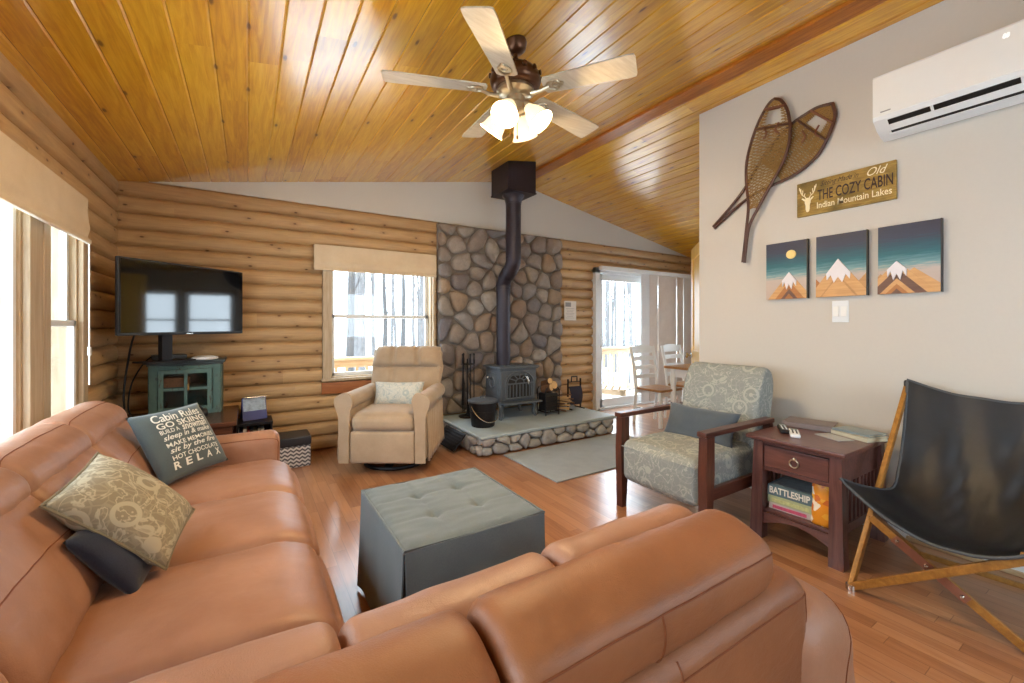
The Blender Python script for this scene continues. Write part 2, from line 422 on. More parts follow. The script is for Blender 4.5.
def stone_mat(name, stops):
    k = NT(name); g = k.n('ShaderNodeNewGeometry').outputs['Random Per Island']; c = k.ramp(g, stops)
    n = k.noise(k.obj(), 14, 6, .65); n2 = k.noise(k.obj(), 70, 3)
    c = k.mix(k.math('MULTIPLY', k.map(n, .35, .7), .4), c, C(96, 84, 78)); c = k.mix(k.math('MULTIPLY', k.map(n2, .55, .75), .3), c, C(176, 164, 150))
    return k.bsdf(c, .62, 0, .4, k.bump(k.math('ADD', n, k.math('MULTIPLY', n2, .4)), .35, .01))
M_stone = stone_mat('river_stone', [(0, C(116, 112, 116)), (.2, C(152, 142, 130)), (.4, C(128, 118, 114)), (.55, C(164, 140, 112)), (.7, C(104, 102, 110)), (.85, C(166, 160, 152)), (1, C(138, 112, 90))])
M_stoneh = stone_mat('pale_hearth_stone', [(0, C(148, 150, 152)), (.4, C(176, 176, 172)), (.7, C(156, 154, 154)), (1, C(188, 184, 178))])
M_slab = plain('grey_slate_slab', C(160, 174, 180), .5, 0, .4, .16, 9, .15)
M_linen = fabric('cream_roller_linen', C(226, 208, 178), C(206, 184, 150), 300)
M_mat = fabric('grey_blue_mat', C(156, 166, 172), C(132, 142, 148), 160, .95, .5)
M_cordw = plain('white_cord', C(232, 230, 224), .6)
def glass_mat(name, tint, rough=.02, base=.04):
    k = NT(name); lw = k.n('ShaderNodeLayerWeight'); lw.inputs[0].default_value = .5
    f = k.math('ADD', k.math('MULTIPLY', k.math('POWER', lw.outputs['Facing'], 5.), .9), base)
    tr = k.n('ShaderNodeBsdfTransparent'); tr.inputs[0].default_value = tint
    gl = k.n('ShaderNodeBsdfGlossy'); gl.inputs['Roughness'].default_value = rough
    mx = k.n('ShaderNodeMixShader'); k.put(mx.inputs[0], f); k.t.links.new(tr.outputs[0], mx.inputs[1]); k.t.links.new(gl.outputs[0], mx.inputs[2])
    k.t.links.new(mx.outputs[0], k.out.inputs[0]); return k.m
M_glass = glass_mat('window_glass', (.94, .97, .97, 1))

# ------------------------------------------------------------------ room: camera stands near one corner, +Y runs to the log wall with the TV
XL, XR, YB, YF, XE = -.92, 3.27, 4.6, -1.3, 6.75      # window wall, plaster partition, far wall, wall behind the camera, dining side wall
ZL, RX, RZ = 2.41, 2.95, 3.11                          # eave height, ridge
zl = lambda x: ZL + (RZ - ZL) / (RX - XL) * (x - XL)
zr = lambda x: RZ - .185 * (x - RX)
LOGH = 2.45 / 18

mb = MB(); mb.box(((XL + XE) / 2, (YB + YF) / 2, -.05), (XE - XL + .6, YB - YF + .5, .1)); struct('floor', mb, M_floor)

def ceil_boards(mb, xa, xb, zf, w, up):
    """V-grooved boards as one continuous skin"""
    n = int(abs(xb - xa) / w) + 1; prof = []
    x = xa; g = .006
    while x < xb - .001:
        e = min(x + w, xb); prof += [(x, zf(x) + g), (x + .007, zf(x + .007)), (e - .007, zf(e - .007))]; x = e
    prof.append((xb, zf(xb) + g)); ys = [YF - .15, YB + .12]
    V = [[mb.bm.verts.new((x, y, z)) for y in ys] for x, z in prof]
    for A, B in zip(V, V[1:]): mb.face([A[0], B[0], B[1], A[1]])
    lo, hi = prof[0], prof[-1]
    q = [mb.bm.verts.new(p) for p in ((lo[0], ys[0], lo[1] + .12), (hi[0], ys[0], hi[1] + .12), (hi[0], ys[1], hi[1] + .12), (lo[0], ys[1], lo[1] + .12))]
    mb.face(q)
i0 = math.floor((XL - .2) / .14) * .14
mb = MB(); ceil_boards(mb, i0, RX + .06, zl, .14, 1); struct('ceiling_left', mb, M_ceil, None, 20)
mb = MB(); ceil_boards(mb, math.floor(RX / .14) * .14, XE + .3, zr, .14, 1); struct('ceiling_right', mb, M_ceil, None, 20)
mb = MB(); mb.box((RX + .02, (YB + YF) / 2, RZ - .02), (.15, YB - YF, .03), .004); struct('trim_1', mb, M_beam)     # ridge board

def log_wall(mb, horiz, l0, l1, const, sign, openings, z1=2.45, sub=9, depth=.044):
    """half-round logs on a wall with openings left out; horiz 'X' or 'Y'"""
    cuts = sorted({l0, l1} | {o[0] for o in openings} | {o[1] for o in openings}); n = 18
    def P(l, d, z): return (l, const - sign * d, z) if horiz == 'X' else (const + sign * d, l, z)
    for a, b in zip(cuts, cuts[1:]):
        lm = (a + b) / 2; seg = max(1, int((b - a) / .5)); ls = [a + (b - a) * q / seg for q in range(seg + 1)]; prev = None
        for k in range(n * sub):
            za, zb = z1 * k / (n * sub), z1 * (k + 1) / (n * sub); zm = (za + zb) / 2
            if any(o[0] < lm < o[1] and o[2] < zm < o[3] for o in openings): prev = None; continue
            def d(z, up):
                t = (z / LOGH) % 1.0
                if up and t < 1e-6: t = 1.0
                return depth * math.sqrt(max(0, 1 - (2 * min(1, max(0, t)) - 1) ** 2)) ** .75 - .012
            if prev is None: prev = [mb.bm.verts.new(P(l, d(za, 0), za)) for l in ls]
            cur = [mb.bm.verts.new(P(l, d(zb, 1), zb)) for l in ls]
            for q in range(seg): mb.face([prev[q], prev[q + 1], cur[q + 1], cur[q]])
            prev = cur
    # solid wall behind the logs
    zs = sorted({0, z1} | {o[2] for o in openings} | {o[3] for o in openings})
    for a, b in zip(cuts, cuts[1:]):
        for za, zb in zip(zs, zs[1:]):
            lm, zm = (a + b) / 2, (za + zb) / 2
            if any(o[0] < lm < o[1] and o[2] < zm < o[3] for o in openings): continue
            if horiz == 'X': mb.box((lm, const + sign * .085, zm), (b - a, .13, zb - za))
            else: mb.box((const - sign * .085, lm, zm), (.13, b - a, zb - za))
WB = (.70, 1.79, .70, 1.98); WD = (4.30, 6.44, -.02, 2.06)      # window and sliding door in the far wall
mb = MB(); log_wall(mb, 'X', XL - .1, XE + .1, YB, 1, [WB, WD]); struct('wall_back', mb, M_logx, None, 50)
WL = [(1.55, 2.90, .55, 1.97), (3.14, 3.66, .55, 1.97), (-.6, 1.05, .55, 1.97)]  # last opening lies out of view, added to light the near seats
mb = MB(); log_wall(mb, 'Y', YF - .1, YB + .1, XL, 1, WL); struct('wall_left', mb, M_logy, None, 50)
# plaster gable above the logs
mb = MB(); g = [(XL - .1, 2.45), (XE + .1, 2.45), (XE + .1, zr(XE) + .3), (RX, RZ + .1), (XL - .1, zl(XL) + .1)]
mb.prism(g, -.14, 0, Matrix(((1, 0, 0, 0), (0, 0, -1, YB), (0, 1, 0, 0), (0, 0, 0, 1)))); struct('wall_gable', mb, M_drywall)
# partition, wall behind the camera, dining side wall with a double window
mb = MB(); YP = 2.19
mb.prism([(XR, 0), (XR + .11, 0), (XR + .11, zr(XR + .11) + .05), (XR, zr(XR) + .05)], YF, YP, Matrix(((1, 0, 0, 0), (0, 0, 1, 0), (0, 1, 0, 0), (0, 0, 0, 1)))); struct('wall_right', mb, M_drywall)
def flat_wall(name, horiz, const, l0, l1, z1, openings, mat, th=.13):
    mb = MB(); cuts = sorted({l0, l1} | {q for o in openings for q in o[:2]}); zs = sorted({0, z1} | {q for o in openings for q in o[2:]})
    for a, b in zip(cuts, cuts[1:]):
        for za, zb in zip(zs, zs[1:]):
            if any(o[0] < (a + b) / 2 < o[1] and o[2] < (za + zb) / 2 < o[3] for o in openings): continue
            c = ((a + b) / 2, const, (za + zb) / 2); s = (b - a, th, zb - za)
            mb.box(c if horiz == 'X' else (c[1], c[0], c[2]), s if horiz == 'X' else (s[1], s[0], s[2]))
    bmesh.ops.remove_doubles(mb.bm, verts=mb.bm.verts, dist=.0005)
    return struct(name, mb, mat)
WE = [(1.30, 2.45, .75, 1.96), (2.60, 3.45, .75, 1.96)]
flat_wall('wall_dining', 'Y', XE + .065, YF - .1, YB + .1, 3.2, WE, M_drywall)
WR = [(1.5, 2.9, .9, 2.05)]  # unseen opening behind the camera, added to brighten the near sofa
flat_wall('wall_rear', 'X', YF - .065, XL - .1, XE + .1, 3.3, WR, M_drywall)
mb = MB(); mb.box((XR - .009, (YF + YP) / 2, .045), (.018, YP - YF, .09), .004); struct('baseboard_right', mb, M_white)
mb = MB(); mb.box((XR - .022, (YF + .85) / 2, .012), (.03, .85 - YF, .024), .006); struct('trim_2', mb, M_trimy)

# ------------------------------------------------------------------ windows (structure): frame, sashes, panes
def sash_window(root, horiz, const, o, sgn, double=True, depth=.1, wood_m=(M_trim, M_trimx), casing=.07, sash_m=None, sill=True, sides=(1, 1), cd=(-.075, -.03), d0=.045):
    """o = (l0, l1, z0, z1); const = room face of the wall; sgn = direction out of the room"""
    l0, l1, z0, z1 = o; sash_m = sash_m or M_vinyl
    def B(mb, la, lb, da, db, za, zb, bev=.003):
        c = ((la + lb) / 2, const + sgn * (da + db) / 2, (za + zb) / 2); s = (lb - la, abs(db - da), zb - za)
        if horiz == 'Y': c = (c[1], c[0], c[2]); s = (s[1], s[0], s[2])
        mb.box(c, s, bev)
    j = MB()
    B(j, l0, l0 + .02, cd[1], depth + .04, z0, z1); B(j, l1 - .02, l1, cd[1], depth + .04, z0, z1); B(j, l0, l1, cd[1], depth + .04, z1 - .02, z1); B(j, l0, l1, cd[1], depth + .04, z0, z0 + .025)
    if sides[0]: B(j, l0 - casing, l0 + .004, cd[0], cd[1], z0 + .014, z1 - .004)
    if sides[1]: B(j, l1 - .004, l1 + casing * (1 if sides[1] == 1 else sides[1]), cd[0], cd[1], z0 + .014, z1 - .004)
    B(j, l0 - casing, l1 + casing * min(1, sides[1]), cd[0], cd[1], z1 - .004, z1 + casing)
    if sill: B(j, l0 - casing - .01, l1 + casing * min(1, sides[1]) + .01 * sides[1], -.085, -.01, z0 - .012, z0 + .014)
    obj('window_frame', j, wood_m[0], root)
    zm = (z0 + z1) / 2; w = .035; a, b = l0 + .02, l1 - .02
    for k, (za, zb, d) in enumerate(((z0 + .025, zm + .018, d0), (zm - .018, z1 - .02, d0 + .032)) if double else ((z0 + .025, z1 - .02, d0 + .01),)):
        s = MB(); B(s, a, a + w, d, d + .03, za, zb); B(s, b - w, b, d, d + .03, za, zb); B(s, a, b, d, d + .03, za, za + w); B(s, a, b, d, d + .03, zb - w, zb)
        so = obj('sash', s, sash_m, root)
        g = MB(); B(g, a + w, b - w, d + .012, d + .018, za + w, zb - w, 0); obj('pane', g, M_glass, so)
w2 = struct('window_2'); sash_window(w2, 'X', YB, WB, 1, sides=(1, .35))
ap = MB(); ap.box((1.22, YB - .045, .615), (1.2, .03, .115), .004); obj('apron', ap, M_sill, w2)
w1 = struct('window_1')
for q, dbl in ((WL[0], False), (WL[1], True), (WL[2], False)): sash_window(w1, 'Y', XL, q, -1, dbl, casing=.085, cd=(-.048, -.02), d0=-.018)
mp = MB(); mp.box((XL + .02, 3.02, 1.26), (.05, .08, 1.4), .004); obj('mullion', mp, M_trim, w1)
w3 = struct('window_3')
for q in WE: sash_window(w3, 'Y', XE, q, 1, True)
w4 = struct('window_added')  # added light source out of view, built as a window
for q in WR: sash_window(w4, 'X', YF, q, -1, True)

# sliding glass door in the far wall
d1 = struct('door_1'); l0, l1, z0, z1 = WD
j = MB(); T = .075
for la, lb, za, zb in ((l0 - .03, l0 + .06, 0, z1 + .03), (l1 - .06, l1 + .03, 0, z1 + .03), (l0 - .03, l1 + .03, z1 - .05, z1 + .03), (l0, l1, 0, .03)): j.box(((la + lb) / 2, YB - .01, (za + zb) / 2), (lb - la, .16, zb - za), .004)
obj('door_frame', j, M_vinyl, d1); mid = (l0 + l1) / 2
for la, lb, y in ((l0 + .06, mid + .06, YB - .01), (mid - .05, l1 - .06, YB + .035)):
    s = MB(); w = .095
    for a, b, za, zb in ((la, la + w, .03, z1 - .05), (lb - w, lb, .03, z1 - .05), (la, lb, .03, .03 + w + .02), (la, lb, z1 - .05 - w, z1 - .05)): s.box(((a + b) / 2, y, (za + zb) / 2), (b - a, .038, zb - za), .004)
    so = obj('sliding_panel', s, M_vinyl, d1); g = MB(); g.box(((la + lb) / 2, y, 1.03), (lb - la - 2 * w, .006, z1 - .3), 0); obj('pane', g, M_glass, so)
    if la < mid - .5:
        hb = MB(); hb.tube([(la + .05, y - .02, .92), (la + .05, y - .06, .95), (la + .05, y - .06, 1.1), (la + .05, y - .02, 1.13)], .01, 8); obj('pull_handle', hb, M_vinyl, so)

# pine door standing open at the end of the partition
d2 = struct('door_2'); hx, hy = XR + .13, YP + .02; dv = Vector((.70, .66, 0)).normalized(); M = frame_mat((hx, hy, 0), dv, (0, 0, 1))
b = MB(); W_, H_ = .70, 2.03
for a, c, za, zb in ((0, .1, .01, H_), (W_ - .1, W_, .01, H_), (.1, W_ - .1, .01, .22), (.1, W_ - .1, H_ - .12, H_), (.1, W_ - .1, .88, 1.0)): b.box(((a + c) / 2, (za + zb) / 2, 0), (c - a, zb - za, .036), .003, M)
for za, zb in ((.22, .88), (1., H_ - .12)): b.box((W_ / 2, (za + zb) / 2, 0), (W_ - .18, zb - za + .02, .016), .004, M)
obj('door_slab', b, M_doorpine, d2)
kb = MB()
for sg in (-1, 1):
    kb.lathe([(.0, 0), (.026, 0), (.026, .008), (.009, .014), (.009, .034), (.024, .044), (.028, .058), (.02, .068), (0, .07)], M @ Matrix.Translation((W_ - .06, .94, sg * .018)) @ (Matrix() if sg > 0 else Matrix.Rotation(PI, 4, 'X')), 16)
obj('door_knob', kb, M_chrome, d2)

# ------------------------------------------------------------------ outside: snow, deck, rail, trees
M_snow = plain('snow', C(236, 240, 244), .9, 0, .2, .03, 2, .3)
mb = MB(); mb.grid(lambda u, v: Vector((-45 + 90 * u, -30 + 75 * v, -.75 + .1 * noise.noise(Vector((u * 30, v * 30, 0))))), 60, 50); struct('snow_ground', mb, M_snow)
M_deck = planks('grey_deck', 'Y', 'X', .14, 3., [(0, C(170, 158, 146)), (1, C(206, 196, 186))], .7, .3, 0, gap=.05)
dk = struct('deck'); mb = MB(); mb.box((4.2, 5.42, -.13), (9, 1.3, .06)); obj('deck_floor', mb, M_deck, dk)
M_rail = wood('weathered_rail', C(214, 190, 160), C(180, 152, 120), 'X', .6)
rt = thing('deck_railing', 'wooden deck railing with upright balusters beyond the far window and glass door', 'railing', (4, 5.9, -.1))
mb = MB(); mb.box((0, 0, .90), (9, .14, .04), .005); mb.box((0, 0, .83), (9, .04, .09), .004); obj('top_rail', mb, M_rail, rt)
mb = MB(); mb.box((0, 0, .12), (9, .04, .09), .004); obj('bottom_rail', mb, M_rail, rt)
x = -4.45; pk = None
while x < 4.5:
    if x > -3.9:
        if pk is None:
            mb = MB(); mb.box((0, 0, .47), (.035, .035, .72), .003); pk = obj('baluster', mb, M_rail, rt); q = pk
        else: q = dup(pk, rt)
        q.location = (x, 0, 0)
    x += .13
    if x > 3.2: break
for px in (-3.3, -1.2, .9, 3.0):
    mb = MB(); mb.box((px, 0, .2), (.09, .09, 1.4), .004); obj('post', mb, M_rail, rt)
BARK = plain('pale_grey_bark', C(98, 95, 94), .9, 0, .2, .45, 9, .6)
BARK2 = plain('dark_grey_bark', C(80, 77, 76), .9, 0, .2, .4, 9, .6)
def tree(x, y, h, r, seed, label, mat):
    q = random.Random(seed); mb = MB(); lean = Vector((q.uniform(-.02, .02), q.uniform(-.02, .02), 1)); pts = []; n = 9
    for i in range(n):
        t = i / (n - 1); pts.append(lean * (h * t) + Vector((.12 * noise.noise(Vector((seed, t * 3, 0))), .12 * noise.noise(Vector((seed, t * 3, 9))), 0)) * h * .12)
    mb.tube(pts, [r * (1.35 if i == 0 else 1) * (1 - .75 * i / (n - 1)) for i in range(n)], 9)
    root = thing('tree', label, 'tree', (x, y, -.8), 0, 'bare trees beyond the deck'); obj('trunk', mb, mat, root)
    for _ in range(5):
        t = q.uniform(.22, .9); i = t * (n - 1); p = pts[int(i)].lerp(pts[min(n - 1, int(i) + 1)], i % 1); a = q.uniform(0, 2 * PI); L = h * q.uniform(.07, .13) * (1.15 - t * .6); d = Vector((math.cos(a) * .5, math.sin(a) * .5, q.uniform(.6, 1.2)))
        b1 = p + d * L * .5; b2 = p + d * L + Vector((0, 0, L * .25)); rr = r * .3 * (1 - .6 * t); mb = MB()
        mb.tube([p, b1, b2], [rr, rr * .7, rr * .2], 6)
        for _ in range(2): mb.tube([b1, b1 + Vector((q.uniform(-.5, .5), q.uniform(-.5, .5), q.uniform(.3, 1))) * L * .5], [rr * .4, rr * .1], 5)
        obj('branch', mb, mat, root)
    return root
tr = random.Random(11); TL = {0: 'slim bare grey tree among the many in the snowy woods outside', 1: 'thick dark bare trunk rising from the snow outside'}
spots = []
for _ in range(3000):
    p = (tr.uniform(-2.5, 24), tr.uniform(8.2, 24))
    if all((p[0] - s[0]) ** 2 + (p[1] - s[1]) ** 2 > (1.0 if p[1] > 13 else 1.35) ** 2 for s in spots) and -.1 < math.atan2(p[0], p[1]) < 1.05: spots.append(p)
    if len(spots) >= 96: break
for i, (x, y) in enumerate(spots):
    k = 1 if tr.random() < .22 else 0; tree(x, y, tr.uniform(7, 12), tr.uniform(.12, .16) if k and y > 12 else tr.uniform(.055, .10), i, TL[k], BARK2 if k else BARK)['group'] = 'thick dark trees outside' if k else 'slim grey trees outside'
for i, (x, y) in enumerate(((-7.5, 7.2), (-10, 11), (-6.5, 9.4), (-11, 14.5), (-8.2, 12.6))):
    tree(x, y, 9, .12, 200 + i, 'slim bare tree outside the window behind the leather sofa', BARK)['group'] = 'trees beside the sofa window'

# ------------------------------------------------------------------ daylight: bright overcast sky, guided in through the openings
w = bpy.data.worlds.new('overcast_sky'); scene.world = w; w.use_nodes = True; wt = w.node_tree; wt.nodes.clear()
bg = wt.nodes.new('ShaderNodeBackground'); bg.inputs[0].default_value = (.82, .92, 1.04, 1); bg.inputs[1].default_value = SKY = 5.5
wo = wt.nodes.new('ShaderNodeOutputWorld'); wt.links.new(bg.outputs[0], wo.inputs[0])
def portal(loc, rot, sx, sy):
    L = bpy.data.lights.new('daylight_portal', 'AREA'); L.shape = 'RECTANGLE'; L.size = sx; L.size_y = sy; L.cycles.is_portal = True
    o = bpy.data.objects.new('daylight_portal', L); COL.objects.link(o); o.location = loc; o.rotation_euler = rot
def mid2(q): return (q[0] + q[1]) / 2, (q[2] + q[3]) / 2, q[1] - q[0], q[3] - q[2]
for q in (WB, WD): a, z, sl, sz = mid2(q); portal((a, YB + .2, z), (-PI / 2, 0, 0), sl, sz)
for q in WL: a, z, sl, sz = mid2(q); portal((XL - .2, a, z), (PI / 2, 0, -PI / 2), sl, sz)
for q in WE: a, z, sl, sz = mid2(q); portal((XE + .2, a, z), (PI / 2, 0, PI / 2), sl, sz)
for q in WR: a, z, sl, sz = mid2(q); portal((a, YF - .2, z), (PI / 2, 0, 0), sl, sz)
scene.view_settings.view_transform = 'Standard'; scene.view_settings.look = 'None'; scene.view_settings.gamma = 1; scene.view_settings.use_curve_mapping = False
scene.view_settings.exposure = .84
scene.cycles.use_denoising = True; scene.cycles.max_bounces = 10; scene.cycles.diffuse_bounces = 6; scene.cycles.glossy_bounces = 4; scene.cycles.transparent_max_bounces = 12; scene.cycles.sample_clamp_indirect = 8
# ------------------------------------------------------------------ leather sectional
sofa = thing('sectional_sofa', 'large L shaped tan leather sectional sofa below the wide window', 'sofa', (-.2, 1.2, 0))
def sp(name, mb, m=M_leather, sharp=None, parent=None): return obj(name, mb, m, parent or sofa, sharp, True)
from mathutils.bvhtree import BVHTree
def seam(parent, pts, r=.0021, name='seam'):
    """a stitched line lying on the surface of its cushion"""
    me = parent.data; bv = BVHTree.FromPolygons([v.co.copy() for v in me.vertices], [tuple(p.vertices) for p in me.polygons]); inv = sofa.matrix_basis.inverted(); out = []
    for p in smooth_open(pts, 10):
        co, n, _, _ = bv.find_nearest(inv @ p)
        if not out or (co - out[-1]).length > .002: out.append(co)
    mb = MB(); mb.tube(out, r, 6); return obj(name, mb, M_seam, parent, None)
# bases
mb = MB(); mb.soft((-.33, 1.78, .17), (1.0, 2.6, .22), .04, (0, 0, 0), 8); sp('base', mb, M_leather2)
mb = MB(); mb.soft((.58, .81, .17), (.74, .62, .22), .04, (0, 0, 0), 8); sp('base', mb, M_leather2)
for x, y in ((-.72, 2.9), (.08, 2.9), (-.72, .62), (.9, 1.02)):
    mb = MB(); mb.lathe([(.0, 0), (.022, 0), (.03, .065), (0, .065)], Matrix.Translation((x, y, 0)), 12); sp('foot', mb, M_black)
# seats along the window wall
def seat(x0, x1, y0, y1, z0=.26, z1=.455, front='x', puff=.03):
    def fn(p, u):
        t = (u[0] if front == 'x' else u[1])
        if t > .55 and u[2] > -.2: p.z -= .06 * ((t - .55) / .45) ** 2
        w = .004 * noise.noise(Vector((p.x * 7, p.y * 14, 3))) + .003 * noise.noise(Vector((p.x * 16, p.y * 30, 8)))
        if u[2] > .9: p.z += w
        return p
    mb = MB(); mb.soft(((x0 + x1) / 2, (y0 + y1) / 2, (z0 + z1) / 2), (x1 - x0, y1 - y0, z1 - z0), .055, (.015, .004, puff), 18, None, fn); return sp('seat_cushion', mb)
for y0, y1 in ((1.235, 1.785), (1.787, 2.338), (2.34, 2.885)): seat(-.50, .238, y0, y1)
seat(-.50, .20, .63, 1.232); seat(.203, .93, .68, 1.17, front='y')
# backs along the window wall: lumbar pad below, head roll above
PAD = [(-.44, .40), (-.375, .47), (-.385, .55), (-.43, .64), (-.495, .73), (-.555, .785), (-.66, .79), (-.77, .72), (-.79, .55), (-.72, .41)]
ROLL = [(-.535, .745), (-.535, .80), (-.575, .845), (-.635, .868), (-.70, .86), (-.755, .82), (-.785, .74), (-.74, .69), (-.62, .69)]
for i, (y0, y1) in enumerate(((.55, 1.232), (1.235, 1.785), (1.787, 2.338), (2.34, 2.93))):
    mb = MB(); mb.loft(PAD, y0, y1, .045, 'Y', .025, 26, .006, i * 3); p = sp('back_cushion', mb)
    seam(p, [(-.408, y0 + .01, .655), (-.415, y0 + .08, .675), (-.412, (y0 + y1) / 2, .683), (-.415, y1 - .08, .675), (-.408, y1 - .01, .655)])
    mb = MB(); mb.loft(ROLL, y0 - .004, y1 + .004, .04, 'Y', .03, 22, .004, i * 5 + 40); r = sp('headrest', mb)
    seam(r, [(-.60, y0, .845), (-.605, y0 + .06, .872), (-.607, (y0 + y1) / 2, .88), (-.605, y1 - .06, .872), (-.60, y1, .845)])
mb = MB(); mb.soft((-.80, 1.72, .40), (.09, 2.56, .62), .035, (0, 0, 0), 8); sp('back_panel', mb, M_leather2)
# far arm
mb = MB(); mb.loft([(2.89, .08), (2.89, .45), (2.895, .56), (2.93, .60), (2.985, .605), (3.03, .58), (3.045, .45), (3.045, .08)], -.70, .165, .05, 'X', 0, 20, .002); a = sp('armrest', mb)
seam(a, [(-.5, 2.89, .575), (-.2, 2.892, .578), (.13, 2.892, .57), (.155, 2.9, .5), (.157, 2.9, .3)])
# near section: shell, inner cushions, head bolsters towards the camera
mb = MB(); mb.loft([(.445, .08), (.44, .40), (.443, .62), (.455, .672), (.49, .69), (.54, .69), (.575, .66), (.58, .40), (.58, .08)], -.74, 1.085, .06, 'X', 0, 30, .0015); b = sp('back_panel', mb, M_leather2)
seam(b, [(-.6, .436, .648), (.2, .434, .65), (1.0, .436, .648), (1.06, .455, .62), (1.075, .46, .4)])
seam(b, [(.62, .452, .68), (.62, .434, .64), (.62, .434, .4)])
INNER = [(.56, .42), (.56, .62), (.575, .735), (.615, .79), (.665, .805), (.715, .79), (.75, .73), (.775, .60), (.79, .46), (.72, .40)]
for i, (x0, x1, dz) in enumerate(((-.56, .115, .0), (.118, .513, -.012), (.517, .935, -.006))):
    mb = MB(); mb.loft([(y, z + dz * (z > .6)) for y, z in INNER], x0, x1, .03, 'X', .01, 22, .004, 70 + i * 7); c = sp('back_cushion', mb)
BOL = [(.52, .655), (.465, .69), (.447, .735), (.455, .785), (.495, .810), (.545, .824), (.595, .816), (.625, .78), (.63, .72), (.59, .665)]
for i, (x0, x1) in enumerate(((-.40, .285), (.29, .945))):
    mb = MB(); mb.loft(BOL, x0, x1, .035, 'X', .02, 26, .003, 90 + i * 9); h = sp('headrest', mb, M_leather2)
    seam(h, [(x0 + .008, .47, .765), (x0 + .05, .447, .776), ((x0 + x1) / 2, .44, .78), (x1 - .05, .447, .776), (x1 - .008, .47, .765)])
    xs = x0 + .43 * (x1 - x0); seam(h, [(xs, .438, .78), (xs + .004, .44, .735), (xs + .006, .462, .685)], .0025)
# right arm of the near section
mb = MB(); mb.loft([(.99, .06), (.99, .40), (1.0, .54), (1.04, .592), (1.12, .605), (1.21, .588), (1.28, .535), (1.305, .44), (1.305, .06)], .415, 1.04, .10, 'Y', .015, 22, .003, 130); a = sp('armrest', mb)
seam(a, [(1.265, .9, .565), (1.265, .6, .568), (1.255, .48, .55), (1.22, .428, .50), (1.18, .415, .42), (1.15, .413, .2)])

# ------------------------------------------------------------------ pillows on the sofa
M_floral = damask('sage_floral_brocade', C(140, 130, 108), C(196, 186, 160), 13, .6, .9)
M_rule = fabric('slate_canvas', C(92, 104, 106), C(74, 86, 90), 420)
M_navy = fabric('dark_navy_cloth', C(44, 50, 66), C(32, 36, 50), 300)
M_printw = plain('white_print', C(226, 228, 222), .85, 0, .2, .02)
M_piping = plain('taupe_piping', C(124, 114, 92), .8, 0, .2, .05)
pillow('throw_pillow', 'plump sage floral brocade pillow leaning on the leather sofa back', (-.325, 1.815, .655), (.13, .98, .17), (-.66, .16, .70), .325, .37, .15, M_floral, M_piping, .05)
pillow('throw_pillow', 'plain dark navy pillow tucked under the floral pillow on the leather sofa', (-.33, 1.765, .57), (.12, 1, .05), (-.60, .05, .80), .33, .25, .10, M_navy)
E1 = Vector((.218, .28, 0)); E2 = Vector((-.15, .06, .26))
rp, rf = pillow('throw_pillow', 'slate grey pillow printed with white cabin rules lettering near the far sofa arm', (-.29, 2.73, .655), E1, E2, .40, .37, .12, M_rule, None, .05)
mb = MB()
def onp(x, y): return rf(x, y, 1, .003)
for t, x0, x1, y0, y1, sh, bo in (('Cabin Rules', .16, .86, .80, .93, .35, .012), ('GO SKIING', .16, .86, .695, .785, 0, .018), ('BUILD A', .16, .40, .62, .68, 0, .015), ('snowman', .44, .86, .605, .685, .35, .02),
                                 ('sleep in & make', .16, .86, .50, .60, .35, .015), ('MAKE MEMORIES', .16, .86, .42, .485, 0, .015), ('sit by the fire', .16, .86, .315, .41, .35, .015), ('HOT CHOCOLATE', .16, .86, .235, .30, 0, .015)): fit_text(mb, t, x0, x1, y0, y1, onp, sh, bo)
for i, ch in enumerate('RELAX'): fit_text(mb, ch, .15 + i * .155, .15 + i * .155 + .085, .115, .215, onp, 0, .025)
obj('lettering', mb, M_printw, rp, None)

# ------------------------------------------------------------------ slipcovered ottoman
M_ott = fabric('grey_green_slipcover', C(106, 116, 118), C(86, 96, 100), 300)
ot = thing('ottoman', 'square grey tufted ottoman with a draped slipcover in front of the leather sofa', 'ottoman', (.765, 1.767, 0))
OX, OY, OZ = .30, .322, .465
def otop(u, v):
    x, y = (2 * u - 1) * OX, (2 * v - 1) * OY; a, b = 2 * u - 1, 2 * v - 1; e = min(1 - abs(a), 1 - abs(b)); z = OZ - .013 * max(0, 1 - e / .10) ** 2
    for bx in (-.34, .34):
        for by in (-.34, .34): z -= .02 * math.exp(-((a - bx) ** 2 + (b - by) ** 2) / .008)
    for q in (-.34, .34):
        z -= .007 * math.exp(-((a - q) ** 2) / .0008) * (1 - max(0, 1 - e / .12)) * (.6 + .4 * noise.noise(Vector((b * 3, q, 2)))); z -= .007 * math.exp(-((b - q) ** 2) / .0008) * (1 - max(0, 1 - e / .12)) * (.6 + .4 * noise.noise(Vector((a * 3, q, 7))))
    z += .004 * noise.noise(Vector((a * 3, b * 9, 1)))
    return Vector((x, y, z))
mb = MB(); mb.grid(otop, 61, 61); obj('cushion_top', mb, M_ott, ot, None)
per = [(-OX, -OY), (OX, -OY), (OX, OY), (-OX, OY)]
